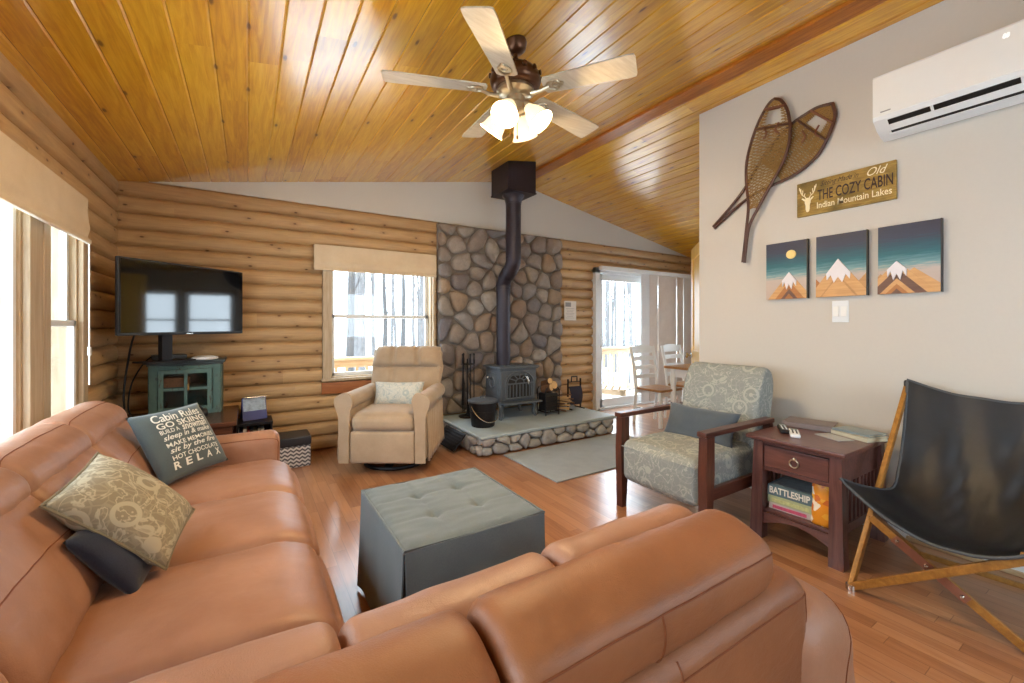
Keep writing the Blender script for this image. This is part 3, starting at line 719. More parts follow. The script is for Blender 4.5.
for k in range(4):                                      # four skirt panels, open at the corners
    (ax, ay), (bx, by) = per[k], per[(k + 1) % 4]; L = math.hypot(bx - ax, by - ay); tx, ty = (bx - ax) / L, (by - ay) / L; nx, ny = ty, -tx
    def side(u, v, ax=ax, ay=ay, L=L, tx=tx, ty=ty, nx=nx, ny=ny, k=k):
        z = (OZ - .012) * (1 - v) + .015 * v; s = u * L; w = v ** 1.4
        off = .004 + .012 * w * (1 + .8 * math.sin(u * 17 + k)) * (.5 + .5 * noise.noise(Vector((u * 5, k, 1)))) + .014 * w * (2 * u - 1) ** 4
        s += (u - .5) * -.022 * w
        return Vector((ax + tx * s + nx * off, ay + ty * s + ny * off, z)), Vector((nx, ny, 0))
    mb = MB(); mb.sheet(side, 41, 15, .006); obj('skirt_panel', mb, M_ott, ot, 60)
mb = MB(); mb.tube([(x * 1.005, y * 1.005, OZ - .012) for x, y in per], .0065, 8, True); obj('piping', mb, M_ott, ot)
mb = MB(); mb.box((0, 0, .215), (2 * OX - .03, 2 * OY - .03, .39), .01); obj('frame_box', mb, M_navy, ot)
for x in (-1, 1):
    for y in (-1, 1): mb = MB(); mb.cyl((x * (OX - .05), y * (OY - .05), 0), (x * (OX - .05), y * (OY - .05), .03), .02, .024, 12); obj('foot', mb, M_black, ot)
for bx in (-.34, .34):
    for by in (-.34, .34):
        mb = MB(); p = otop((bx + 1) / 2, (by + 1) / 2); mb.lathe([(0, .006), (.008, .005), (.012, 0), (.012, -.006)], Matrix.Translation(p + Vector((0, 0, .002))), 12); obj('button', mb, M_ott, ot)

# ------------------------------------------------------------------ recliner
M_rec = fabric('tan_microfibre', C(186, 164, 138), C(160, 138, 112), 260)
rc = thing('recliner_chair', 'tan upholstered rolled arm recliner under the far window', 'recliner', (1.155, 3.84, 0), -33)
def rp_(n, mb, parent=None, sharp=None): return obj(n, mb, M_rec, parent or rc, sharp)
mb = MB(); mb.tube([(math.cos(a) * .27, math.sin(a) * .27, .018) for a in [2 * PI * q / 32 for q in range(32)]], .017, 8, True); mb.bar((-.26, 0, .03), (.26, 0, .03), .06, .02); mb.bar((0, -.26, .03), (0, .26, .03), .06, .02); mb.cyl((0, 0, .03), (0, 0, .13), .06); obj('swivel_base', mb, M_black, rc)
mb = MB(); mb.soft((0, .02, .25), (.58, .76, .28), .03, (0, 0, 0), 8); rp_('body', mb)
mb = MB(); mb.soft((0, -.375, .235), (.545, .055, .265), .022, (0, .012, 0), 10); rp_('footrest', mb)
mb = MB(); mb.soft((0, -.10, .435), (.555, .60, .15), .06, (0, .02, .03), 12); rp_('seat_cushion', mb)
for s in (-1, 1):
    mb = MB(); mb.soft((s * .315, -.01, .36), (.085, .76, .48), .03, (.01, 0, 0), 10)
    arm = rp_('armrest', mb)
    mb = MB()                                            # rolled scroll on top
    prof = [(s * (.318 + .075 * math.cos(a)), .605 + .072 * math.sin(a)) for a in [2 * PI * q / 12 for q in range(12)]]
    mb.loft(prof, -.40, .36, .035, 'Y', .0, 14, .003, 3); rp_('arm_roll', mb, arm)
    mb = MB()                                            # front facing of the arm: narrow panel flaring into the scroll
    pl = smooth_open([Vector((x, z, 0)) for x, z in ((.275, .11), (.272, .40), (.262, .53), (.245, .62), (.275, .683), (.335, .684), (.392, .64), (.388, .57), (.36, .46), (.358, .11))], 5)
    mb.prism([(s * p.x, p.y) for p in pl], .392, .412, Matrix(((1, 0, 0, 0), (0, 0, -1, 0), (0, 1, 0, 0), (0, 0, 0, 1)))); rp_('arm_facing', mb, arm, 30)
    mb = MB()                                            # gathered side panel
    def gath(u, v, s=s):
        y = -.37 + .72 * u; z = .52 - .40 * v; d = .362 + .010 * math.sin(u * 60 + 2 * math.sin(v * 3)) * (.3 + v) + .012 * v
        return Vector((s * d, y, z)), Vector((s, 0, 0))
    mb.sheet(gath, 90, 8, .006); rp_('side_skirt', mb, arm)
# back: lower pad in three channels and a three part head pillow, leaning
B0 = Vector((0, .27, .40)); up = Vector((0, .30, .955)).normalized(); MBk = frame_mat(B0, (1, 0, 0), up)
def backf(w0, w1, t0, t1, thick, chan):
    def fn(u, v):
        a = 2 * u - 1; half = w0 + (w1 - w0) * v; e = 1 - abs(a) ** 5; ev = (1 - abs(2 * v - 1) ** 5)
        z = thick * (max(0, e) * max(0, ev)) ** .5
        for q in (-.36, .36): z -= chan * math.exp(-((a - q) ** 2) / .004)
        return MBk @ Vector((half * a, t0 + (t1 - t0) * v, z))
    return fn
mb = MB()
for f, n in ((backf(.31, .365, .0, .46, .10, .016), 30), (backf(.365, .325, .43, .655, .135, .04), 30)):
    mb.grid(f, 41, n)
bk = rp_('backrest', mb)
mb = MB()
def bshell(u, v):
    a = 2 * u - 1; half = .32 + .035 * math.sin(v * PI) - .01 * v; return MBk @ Vector((half * a * (1 - .0 * v), -.06 + .71 * v, -.07 * (1 - abs(a) ** 6) ** .5 * (1 - abs(2 * v - 1) ** 6) ** .5 + .0))
mb.grid(bshell, 25, 25); rp_('back_shell', mb, bk)
mb = MB()
def bside(u, v):                                        # closes the back between shell and pads
    t = u; s = -1 if v < .5 else 1; return None
for s in (-1, 1):
    mb.soft((s * .315, .31, .01), (.055, .62, .10), .026, (0, 0, 0), 6, MBk)
mb.soft((0, .615, .02), (.62, .06, .13), .03, (0, 0, 0), 8, MBk); rp_('back_edge', mb, bk)
M_pillowlight = damask('pale_blue_floral', C(206, 206, 196), C(150, 168, 172), 15, .7, .9)
pillow('lumbar_pillow', 'small pale floral lumbar pillow on the tan recliner seat', (1.175, 3.825, .615), (.84, -.545, 0), (.15, .23, .962), .46, .23, .13, M_pillowlight, None, .07)
# ------------------------------------------------------------------ TV corner
M_screen = NT('tv_screen').bsdf(C(9, 11, 12), .05, 0, 1.)
M_plastic = plain('black_plastic', C(24, 24, 26), .4, 0, .5, .1, 40, .02)
tv = thing('television', 'flat black television angled in the log corner above the green cabinet', 'television', (-.385, 4.105, 1.446), 42.0)
mb = MB(); mb.box((0, .022, 0), (.945, .03, .54), .006); mb.box((0, .05, -.03), (.60, .04, .34), .012); obj('casing', mb, M_plastic, tv)
mb = MB(); mb.box((0, .004, .004), (.921, .008, .508), .001); obj('screen', mb, M_screen, tv)
mb = MB(); mb.box((0, .003, -.262), (.05, .008, .006), .001); obj('maker_badge', mb, M_chrome, tv)
mb = MB(); mb.box((-.115, .09, -.30), (.075, .045, .34), .004); mb.box((-.115, .09, -.4695), (.34, .17, .012), .004); mb.box((-.115, .07, -.05), (.18, .03, .2), .004); obj('stand', mb, M_black, tv)
M_teal = NT('distressed_teal_paint')
k = M_teal; n = k.noise(k.scale(k.obj(), (3, 3, 1)), 9, 6, .7); M_teal = k.bsdf(k.mix(k.map(n, .58, .66), k.mix(n, C(62, 88, 84), C(96, 122, 114)), C(60, 48, 38)), .55, 0, .3, k.bump(n, .1, .003))
M_tealdark = wood('dark_teal_top', C(66, 76, 76), C(44, 50, 52), 'X', .4)
cb = thing('media_cabinet', 'distressed teal corner cabinet with a glazed grid door under the television', 'cabinet', (-.42, 4.38, .53))
mb = MB(); mb.box((0, .01, .425), (.52, .33, .025), .006); mb.box((0, .01, .405), (.49, .31, .02), .006); obj('top', mb, M_tealdark, cb)
mb = MB(); mb.box((-.225, 0, .2), (.02, .28, .39), .002); mb.box((.225, 0, .2), (.02, .28, .39), .002); mb.box((0, .135, .2), (.45, .012, .39)); mb.box((0, 0, .015), (.45, .28, .03), .002); mb.box((0, .01, .215), (.43, .24, .014))
for x in (-.2, .2): mb.box((x, -.14, .2), (.055, .025, .4), .004)
mb.box((0, -.14, .38), (.36, .025, .03), .002); mb.box((0, -.14, .02), (.46, .03, .04), .003); obj('body', mb, M_teal, cb)
mb = MB()
for x in (-.155, 0, .155): mb.box((x, -.158, .2), (.032 if x else .022, .018, .33), .002)
for z in (.05, .21, .35): mb.box((0, -.158, z), (.34, .0185, .034 if z != .21 else .022), .002)
dr = obj('door', mb, M_teal, cb)
mb = MB(); mb.box((0, -.155, .2), (.31, .003, .30)); obj('pane', mb, glass_mat('cabinet_glass', (.8, .85, .85, 1)), dr)
mb = MB(); mb.box((.018, -.172, .225), (.012, .012, .05), .003); obj('latch', mb, M_brass, dr)
bk_ = MB(); bk_.box((0, 0, 0), (.17, .12, .075), .004); solo('box', bk_, plain('red_brown_carton', C(164, 104, 74), .7, 0, .3, .5, 60, .02), 'small red and tan carton behind the glass of the teal cabinet', 'box', None, (-.49, 4.32, .791))
mb = MB(); mb.lathe([(0, .028), (.06, .027), (.088, .018), (.092, .008), (.085, 0), (0, 0)], None, 28); solo('wifi_router', mb, M_vinyl, 'round white router lying on the teal cabinet top', 'router', None, (-.30, 4.28, .9695))
mb = MB(); mb.box((0, 0, .02), (.22, .12, .04), .006); mb.box((0, -.061, .02), (.06, .002, .012)); solo('cable_box', mb, M_plastic, 'flat black set top box on the teal cabinet below the television', 'media box', None, (-.545, 4.40, .9695), 12)
# low wooden table the cabinet stands on
M_walnut = wood('dark_walnut', C(104, 62, 40), C(62, 36, 26), 'X', .22, 1, .5)
be = thing('console_table', 'low dark wooden table in the corner carrying the teal cabinet', 'table', (-.47, 4.14, 0))
mb = MB(); mb.box((0, 0, .512), (.80, .76, .036), .008); obj('table_top', mb, M_walnut, be)
mb = MB(); mb.box((0, 0, .455), (.74, .70, .08), .004); obj('apron', mb, M_walnut, be)
for x in (-.35, .35):
    for y in (-.33, .33): mb = MB(); mb.box((x, y, .21), (.055, .055, .42), .004); obj('leg', mb, M_walnut, be)
mb = MB(); mb.sheet(lambda u, v: (Vector(((u - .5) * .24, (v - .5) * .16, .03 + .022 * noise.noise(Vector((u * 4, v * 4, 3))) + .02 * math.sin(u * 5) * math.sin(v * 3))), Vector((0, 0, 1))), 24, 18, .012)
solo('cloth', mb, fabric('red_cloth', C(178, 52, 62), C(130, 30, 42)), 'crumpled red cloth lying on the dark low table beside the cabinet', 'cloth', None, (-.62, 3.97, .526), 20)
hp = thing('headset', 'black headset with bent band lying on the low table in front of the cabinet', 'headset', (-.36, 3.98, .53), 30)
mb = MB(); mb.tube([(.085 * math.cos(a), .01, .03 + .085 * math.sin(a)) for a in [PI * q / 16 for q in range(17)]], .009, 8); obj('band', mb, M_plastic, hp)
for s in (-1, 1): mb = MB(); mb.lathe([(0, -.015), (.034, -.015), (.038, 0), (.034, .015), (0, .015)], Matrix.Translation((s * .085, .01, .038)) @ Matrix.Rotation(PI / 2, 4, 'Y'), 16); obj('ear_cup', mb, M_plastic, hp)
mb = MB(); mb.tube(smooth_open([Vector(p) for p in ((-.52, 4.40, 1.0), (-.66, 4.38, .99), (-.76, 4.36, .82), (-.78, 4.30, .64), (-.74, 4.2, .545), (-.70, 4.1, .537))], 8), .006, 6); solo('cable', mb, M_plastic, 'black cable looping down beside the teal cabinet', 'cable')
mb = MB(); mb.tube(smooth_open([Vector(p) for p in ((-.55, 4.30, 1.45), (-.74, 4.36, 1.2), (-.80, 4.40, .95), (-.82, 4.38, .7), (-.80, 4.34, .54))], 8), .007, 6); solo('cable', mb, M_plastic, 'black power cable hanging from behind the television along the log corner', 'cable')
# low shelf with magazines, framed calendar, storage crate
ls = thing('low_shelf', 'small low black shelf by the log wall holding magazines', 'shelf', (.05, 4.36, 0))
mb = MB(); mb.box((0, 0, .40), (.27, .30, .022), .003); obj('shelf_top', mb, M_black, ls)
mb = MB()
for x in (-.125, .125): mb.box((x, 0, .195), (.016, .29, .39), .002)
mb.box((0, 0, .15), (.24, .28, .016)); mb.box((0, .14, .2), (.26, .01, .38)); obj('shelf_body', mb, M_black, ls)
mcs = [(C(196, 190, 176), .2), (C(70, 78, 120), .185), (C(206, 200, 190), .205), (C(150, 60, 56), .19), (C(40, 44, 52), .2), (C(188, 182, 160), .18), (C(110, 120, 130), .2), (C(214, 208, 196), .19)]
for i, (c, h) in enumerate(mcs):
    mb = MB(); w = .018 + .004 * (i % 3); mb.box((0, 0, h / 2), (w, .2, h), .002); mb.mi = 1; mb.box((0, -.1005, h * .6), (w * .6, .002, h * .4)); o = solo('magazine', mb, [plain('magazine_cover', c, .4, 0, .4, .06), M_printw], 'upright magazine wedged in the low black shelf by the log wall', 'magazine', 'magazines in the low black shelf', (-.075 + i * .026, 4.33, .1583))
cl = thing('desk_calendar', 'blue and white picture calendar standing on the low black shelf', 'calendar', (.055, 4.36, .4115), 14)
Mt = Matrix.Rotation(math.radians(-14), 4, 'X')
mb = MB(); mb.box((0, 0, .10), (.19, .006, .2), .001, Mt); mb.box((0, .055, .093), (.19, .006, .19), .001, Matrix.Translation((0, .035, 0)) @ Matrix.Rotation(math.radians(14), 4, 'X')); obj('board', mb, plain('navy_card', C(42, 54, 120), .5), cl)
mb = MB(); mb.box((0, -.0045, .135), (.175, .003, .11), 0, Mt); obj('picture', mb, plain('photo_print', C(150, 165, 180), .3, 0, .5, .7, 40, 0), cl)
mb = MB()
for q in range(15): mb.tube([(-.084 + q * .012 + .0001 * math.cos(a), .018 + .016 * math.cos(a) - .04, .204 + .012 * math.sin(a)) for a in [2 * PI * t / 10 for t in range(10)]], .0014, 5, True)
obj('spiral_binding', mb, M_chrome, cl)
mb = MB()
cs = thing('storage_crate', 'square woven grey storage box with black lid by the log wall', 'box', (.335, 4.25, 0))
k = NT('woven_grey_pattern'); o_ = k.sep(); z_ = k.math('ABSOLUTE', k.math('SUBTRACT', k.math('FRACT', k.math('MULTIPLY', k.math('ADD', o_[0], o_[1]), 22)), .5)); f_ = k.math('FRACT', k.math('ADD', k.math('MULTIPLY', o_[2], 30), z_)); M_weave = k.bsdf(k.mix(k.map(f_, .45, .55), C(206, 202, 198), C(96, 92, 96)), .8, 0, .2)
mb = MB(); mb.box((0, 0, .095), (.275, .275, .19), .012); obj('body', mb, M_weave, cs)
mb = MB(); mb.box((0, 0, .23), (.287, .287, .078), .014); obj('lid', mb, plain('black_vinyl', C(40, 40, 46), .4), cs)

# ------------------------------------------------------------------ roller shades
def shade(label, horiz, l0, l1, const, z0, z1, cord=None):
    r = thing('roller_shade', label, 'window shade', ((l0 + l1) / 2, const, z0) if horiz == 'X' else (const, (l0 + l1) / 2, z0), 0 if horiz == 'X' else 90)
    L = l1 - l0; H = z1 - z0
    def fn(u, v):
        return Vector(((u - .5) * L, .006 * math.sin(v * PI * 3.2) * (1 - v) - .012 * math.exp(-((v - .25) ** 2) / .02), .02 + (H - .02) * v)), Vector((0, -1, 0))
    mb = MB(); mb.sheet(fn, 3, 26, .01); obj('fabric', mb, M_linen, r, 60)
    mb = MB(); mb.box((0, -.012, .012), (L, .022, .028), .005); obj('bottom_bar', mb, M_linen, r)
    mb = MB(); mb.cyl((-L / 2 + .005, .03, H - .03), (L / 2 - .005, .03, H - .03), .025, None, 16); mb.box((0, .045, H - .01), (L, .08, .012), .002); obj('roller', mb, M_linen, r)
    return r
shade('cream roller shade half lowered over the far window behind the recliner', 'X', .545, 1.805, YB - .11, 1.79, 2.04)
sh = shade('wide cream roller shade over the tall windows beside the leather sofa', 'Y', 1.35, 3.56, XL + .085, 1.745, 2.02)
mb = MB(); mb.cyl((1.09, -.014, .0), (1.085, -.016, -.86), .004, None, 8); mb.cyl((1.086, -.016, -.63), (1.086, -.016, -.68), .009, None, 10); obj('pull_cord', mb, M_cordw, sh)

# ------------------------------------------------------------------ stone chimney face, hearth, stove
st = thing('stone_chimney_face', 'tall river stone chimney face behind the black wood stove', 'stone wall', (2.73, YB, 0))
mb = MB(); mb.box((2.73, YB - .063, 1.32), (1.78, .056, 2.21), .004); obj('mortar_bed', mb, M_mortar, st, 38, True)
mb = MB(); cobbles(mb, 1.83, 3.63, .212, 2.425, .20, .062, Matrix(((1, 0, 0, 0), (0, 0, -1, YB - .088), (0, 1, 0, 0), (0, 0, 0, 1))), 5, .010); obj('river_stones', mb, M_stone, st, None, True)
he = thing('hearth', 'low raised hearth faced with rounded stones under the black stove', 'hearth', (2.72, 4.0, 0))
mb = MB(); mb.box((2.72, 4.0, .10), (1.70, .98, .17), .01); obj('core', mb, M_mortar, he, 38, True)
mb = MB(); mb.soft((2.72, 4.0, .188), (1.78, 1.06, .034), .014, (0, 0, 0), 12, None, lambda p, u: p + Vector((.012 * noise.noise(p * 6), .012 * noise.noise(p * 6 + Vector((5, 0, 0))), 0)) * (max(abs(u[0]), abs(u[1])) > .95)); obj('slab', mb, M_slab, he, 30, True)
mb = MB(); cobbles(mb, 1.86, 3.58, .004, .178, .15, .045, Matrix(((1, 0, 0, 0), (0, 0, -1, 3.512), (0, 1, 0, 0), (0, 0, 0, 1))), 8, .005); obj('front_stones', mb, M_stoneh, he, None, True)
mb = MB(); cobbles(mb, -4.49, -3.5, .004, .178, .15, .045, Matrix(((0, 0, -1, 1.872), (-1, 0, 0, 0), (0, 1, 0, 0), (0, 0, 0, 1))), 9, .005); obj('side_stones', mb, M_stoneh, he, None, True); mb = MB(); cobbles(mb, 3.5, 4.49, .004, .178, .15, .045, Matrix(((0, 0, 1, 3.568), (1, 0, 0, 0), (0, 1, 0, 0), (0, 0, 0, 1))), 10, .005); obj('side_stones', mb, M_stoneh, he, None, True)
SZ = .205
sv = thing('wood_stove', 'black cast iron wood stove with arched door and flue standing on the hearth', 'stove', (2.58, 4.13, SZ))
mb = MB(); mb.box((0, 0, .375), (.48, .34, .37), .012); mb.box((0, 0, .19), (.46, .32, .03), .008); mb.box((-.243, 0, .38), (.012, .24, .26), .005); mb.box((.243, 0, .38), (.012, .24, .26), .005)
for s in (-1, 1): mb.lathe([(.05, 0), (.06, .006), (.07, 0)], Matrix.Translation((s * .249, 0, .40)) @ Matrix.Rotation(s * PI / 2, 4, 'Y'), 20)
obj('firebox', mb, M_iron, sv)
mb = MB(); mb.box((0, -.005, .572), (.53, .40, .024), .008); mb.box((0, -.005, .556), (.50, .37, .014), .004)
for q in range(12): mb.box((-.20 + q * .0365, -.12, .586), (.022, .09, .006), .002)
obj('top_plate', mb, M_iron, sv)
mb = MB(); mb.box((0, -.215, .185), (.50, .13, .022), .007); obj('ash_shelf', mb, M_iron, sv)
for x in (-1, 1):
    for y in (-1, 1):
        mb = MB(); mb.tube(smooth_open([Vector(p) for p in ((x * .19, y * .13, .19), (x * .225, y * .155, .13), (x * .215, y * .15, .05), (x * .24, y * .165, 0))], 4), [.03] * 5 + [.022] * 5 + [.016] * 2 + [.02], 10); obj('leg', mb, M_iron, sv)
mb = MB(); yd = -.178
mb.box((0, yd, .37), (.42, .012, .32), .003)
arch = [(.185 * math.cos(a), .40 + .125 * math.sin(a)) for a in [PI * q / 20 for q in range(21)]]
for r_, wd in ((1, .010), (.86, .006)): mb.tube([(.185 * r_, yd - .010, .23)] + [(x * r_, yd - .010, .40 + (z - .40) * r_) for x, z in arch] + [(-.185 * r_, yd - .010, .23)], wd, 8)
for x in (-.13, -.087, -.043, 0, .043, .087, .13): mb.box((x, yd - .012, .31), (.012, .014, .16), .003)
for a in (30, 60, 90, 120, 150): mb.bar((.055 * math.cos(math.radians(a)), yd - .012, .40 + .045 * math.sin(math.radians(a))), (.165 * math.cos(math.radians(a)), yd - .012, .40 + .112 * math.sin(math.radians(a))), .010, .012, .002)
mb.tube([(.055 * math.cos(a), yd - .012, .40 + .045 * math.sin(a)) for a in [PI * q / 12 for q in range(13)]], .006, 6); mb.box((0, yd - .012, .39), (.36, .014, .014), .003); mb.box((0, yd - .012, .23), (.37, .014, .014), .003)
dr = obj('door', mb, M_iron, sv)
mb = MB(); mb.box((0, yd - .007, .36), (.33, .004, .24)); obj('door_glass', mb, plain('sooty_glass', C(28, 28, 30), .4), dr)
mb = MB(); mb.tube([(.055, yd - .02, .475), (.06, yd - .06, .47), (.075, yd - .075, .42), (.08, yd - .07, .385)], [.010, .011, .012, .009], 8); obj('handle', mb, M_chrome, dr)
mb = MB(); mb.tube([(-.27, -.05, .44), (-.32, -.08, .455), (-.36, -.10, .475)], [.007, .010, .011], 8); obj('side_handle', mb, M_chrome, sv)
mb = MB(); PX, PY = 2.52, 4.20
path = [(PX, PY, .775), (PX, PY, 1.0), (PX, PY, 1.52)] + [(PX, PY - .115 + .115 * math.cos(a) * 1, 1.58 + .10 * math.sin(a)) for a in (0, .5, 1.0)] + [(PX, 4.045, 1.72)] + [(PX, 3.98 + .06 * math.cos(a), 1.80 + .08 * math.sin(a) - .02) for a in (.6, .2)] + [(PX, 3.98, 1.90), (PX, 3.98, 2.3), (PX, 3.98, 2.72)]
mb.tube([(PX, PY, .775), (PX, PY, 1.1), (PX, PY, 1.67)], .082, 24)
up_ = obj('flue_pipe', mb, M_pipe, sv, 38, True)
mb = MB(); mb.tube(smooth_open([Vector(p) for p in ((PX, PY, 1.65), (PX, PY, 1.72), (PX, PY - .06, 1.81), (PX, 4.04, 1.87), (PX, 3.98, 1.96), (PX, 3.98, 2.04))], 5), .084, 24)
for p, t in (((PX, PY, 1.70), (0, 0, 1)), ((PX, 4.09, 1.84), (0, -1, .55)), ((PX, 3.98, 2.0), (0, 0, 1))): mb.tube([Vector(p) - Vector(t).normalized() * .012, Vector(p) + Vector(t).normalized() * .012], .0875, 24)
obj('flue_elbow', mb, M_pipe, sv, 38, True)
mb = MB(); mb.tube([(PX, 3.98, 2.02), (PX, 3.98, 2.4), (PX, 3.98, 2.72)], .086, 24); mb.tube([(PX, 3.98, 2.60), (PX, 3.98, 2.62)], .089, 24); mb.lathe([(.086, 2.60), (.10, 2.66), (.125, 2.69), (.125, 2.705)], Matrix.Translation((PX, 3.98, 0)), 24); obj('flue_upper', mb, M_pipe, sv, 38, True)
zc = zl(2.34) - .02; mb = MB(); mb.prism([(2.34, 2.70), (2.70, 2.70), (2.70, zl(2.70) - .004), (2.34, zl(2.34) - .004)], 3.80, 4.16, Matrix(((1, 0, 0, 0), (0, 0, 1, 0), (0, 1, 0, 0), (0, 0, 0, 1)))); mb.box((2.52, 3.98, 2.703), (.375, .375, .012), .002)
o = solo('ceiling_flue_box', mb, M_pipe, 'square black support box where the stove pipe meets the pine ceiling', 'flue box')

# things on the hearth
bu = thing('ash_bucket', 'black metal ash bucket with lid standing left of the stove', 'bucket', (2.07, 3.86, SZ))
mb = MB(); mb.lathe([(0, 0), (.118, 0), (.122, .012), (.145, .245), (.150, .25), (.150, .262)], None, 30); mb.tube([(.136 * math.cos(a), .136 * math.sin(a), .16) for a in [2 * PI * q / 30 for q in range(30)]], .004, 6, True); obj('body', mb, M_black, bu)
mb = MB(); mb.lathe([(.156, .25), (.158, .268), (.13, .278), (.04, .288), (0, .289)], None, 30); mb.tube([(-.03, 0, .287), (-.03, 0, .305), (.03, 0, .305), (.03, 0, .287)], .005, 8); obj('lid', mb, M_iron, bu)
mb = MB(); mb.tube([(.148 * math.cos(a), -.03 - .145 * math.sin(a), .215 - .15 * math.sin(a)) for a in [PI * q / 18 for q in range(19)]], .004, 8); obj('bail_handle', mb, M_chrome, bu)
ft = thing('fireplace_tool_set', 'black stand of hanging fireplace tools against the stone wall', 'fire tools', (2.12, 4.33, SZ))
mb = MB(); mb.lathe([(0, 0), (.10, 0), (.10, .012), (.02, .03), (.008, .05), (.008, .66), (0, .66)], None, 20); mb.tube([(.07 * math.cos(a), .07 * math.sin(a), .60) for a in [2 * PI * q / 20 for q in range(20)]], .005, 6, True); mb.bar((-.07, 0, .60), (.07, 0, .60), .008, .008); mb.bar((0, -.07, .60), (0, .07, .60), .008, .008); obj('stand', mb, M_black, ft)
for i, (nm, a) in enumerate((('poker', 200), ('shovel', 270), ('brush', 330), ('tongs', 100))):
    x, y = .075 * math.cos(math.radians(a)), .075 * math.sin(math.radians(a)); mb = MB(); mb.tube([(x, y, .12), (x, y, .62)], .006, 8); mb.lathe([(0, 0), (.010, .004), (.012, .04), (.007, .09), (.012, .115), (0, .125)], Matrix.Translation((x, y, .60)), 10)
    if nm == 'shovel': mb.box((x, y - .005, .09), (.09, .012, .13), .004)
    if nm == 'brush': mb.lathe([(0, .02), (.04, .03), (.04, .10), (.015, .14), (0, .14)], Matrix.Translation((x, y, 0)), 12)
    if nm == 'tongs': mb.tube([(x + .02, y, .12), (x + .015, y, .35), (x, y, .45)], .005, 6); mb.tube([(x - .02, y, .12), (x - .015, y, .35), (x, y, .45)], .005, 6)
    if nm == 'poker': mb.tube([(x, y, .12), (x, y, .07), (x + .04, y, .10)], .006, 8)
    obj(nm, mb, M_black, ft)
bp = thing('ribbed_tray', 'dark ribbed tray tilted against the hearth end beside the recliner', 'tray', (1.80, 3.95, 0))
mb = MB(); Mx = Matrix.Translation((1.735, 3.94, .105)) @ Matrix.Rotation(math.radians(-50), 4, 'Y'); mb.box((0, 0, 0), (.20, .46, .014), .004, Mx)
for q in range(6): mb.box((-.075 + q * .03, 0, .010), (.012, .42, .010), .003, Mx)
obj('plate', mb, M_black, bp, 38, True)
lr = thing('firewood_holder', 'black iron firewood holder with split logs right of the stove', 'log holder', (2.985, 3.95, SZ))
mb = MB()
for y in (-.10, .10):
    mb.tube([(-.13, y, 0), (-.13, y, .05), (-.14, y, .34), (-.10, y, .38)], .008, 8); mb.tube([(.13, y, 0), (.13, y, .05), (.14, y, .34), (.10, y, .38)], .008, 8); mb.bar((-.13, y, .05), (.13, y, .05), .014, .014)
for x in (-.13, .13): mb.bar((x, -.1, .05), (x, .1, .05), .014, .014)
for z in (.12, .19, .26): mb.tube([(-.135, -.105, z), (.135, -.105, z)], .006, 6)
obj('rack', mb, M_black, lr)
mb = MB(); mb.box((0, 0, .18), (.25, .19, .24), .02); obj('liner', mb, M_plastic, lr)
for c_ in lr.children: c_.scale = (.72, .8, .85)
M_bark3 = plain('firewood_bark', C(104, 74, 54), .9, 0, .2, .4, 30, .5); M_cut = plain('cut_wood', C(206, 168, 118), .8, 0, .2, .15, 40, .1)
for i, (x, y, z, r, tx, L) in enumerate(((-.055, -.03, .36, .05, 15, .17), (.05, -.02, .39, .058, -10, .17), (.0, .05, .42, .05, 5, .15), (-.02, -.04, .455, .042, -20, .12))):
    mb = MB(); d = Vector((math.sin(math.radians(tx)), -math.cos(math.radians(tx)) * .9, .25)).normalized(); p = Vector((x, y, z)); mb.tube([p - d * L / 2, p + d * L / 2], r, 14); mb.mi = 1; mb.tube([p + d * (L / 2), p + d * (L / 2 + .002)], r * .93, 14)
    o = obj('firewood_log', mb, [M_bark3, M_cut], None, 38); o.location = (2.985, 3.95, SZ); o.scale = (.72, .8, .85); tag(o, ('pale split log at the front of the firewood holder', 'thick round log leaning in the middle of the firewood holder', 'log lying at the rear of the firewood holder by the stones', 'small log topmost in the firewood holder')[i], 'firewood', 'logs in the firewood holder')
mb = MB(); mb.lathe([(0, 0), (.03, 0), (.032, .10), (.030, .16), (.012, .19), (.012, .215), (0, .215)], None, 16); o = solo('lighter_fuel_bottle', mb, [plain('red_plastic', C(176, 52, 58), .35)], 'red bottle standing beside the firewood holder', 'bottle', None, (3.11, 4.14, SZ)); 
kd = thing('kindling_bundle', 'bundle of thin pale kindling sticks lying on the hearth right of the stove', 'kindling', (3.225, 4.0, SZ)); q_ = random.Random(4)
for i in range(16):
    mb = MB(); a = math.radians(q_.uniform(-62, -38)); c_ = Vector((q_.uniform(-.05, .05), q_.uniform(-.05, .05), .02 + .011 * i)); d = Vector((math.cos(a), math.sin(a), q_.uniform(-.1, .12))) * q_.uniform(.08, .12); c_.z = max(c_.z, abs(d.z) + .012); mb.bar(c_ - d, c_ + d, .018, .014, .003); obj('stick', mb, M_cut if i % 3 else M_bark3, kd)
wc = thing('log_carrier', 'black upright log carrier with canvas sling beside the glass door', 'log carrier', (3.46, 4.04, SZ))
mb = MB()
for x in (-.135, .135): mb.box((x, 0, .22), (.022, .022, .44), .003); mb.bar((x, -.10, .008), (x, .14, .008), .022, .016, .002)
mb.bar((-.135, 0, .31), (.135, 0, .31), .014, .014); mb.tube([(-.06, 0, .40), (-.06, 0, .47), (.06, 0, .47), (.06, 0, .40)], .010, 8); mb.bar((-.135, 0, .395), (.135, 0, .395), .012, .012); obj('frame', mb, M_black, wc)
mb = MB(); mb.sheet(lambda u, v: (Vector((-.128 + .256 * u, -.02 - .075 * math.sin(v * PI) * (.6 + .4 * math.sin(u * PI)), .33 - .27 * v)), Vector((0, -1, 0))), 14, 14, .008); obj('sling', mb, plain('black_canvas', C(44, 42, 58), .8), wc, 60)
for c_ in wc.children: c_.scale = (.75, .75, .85)
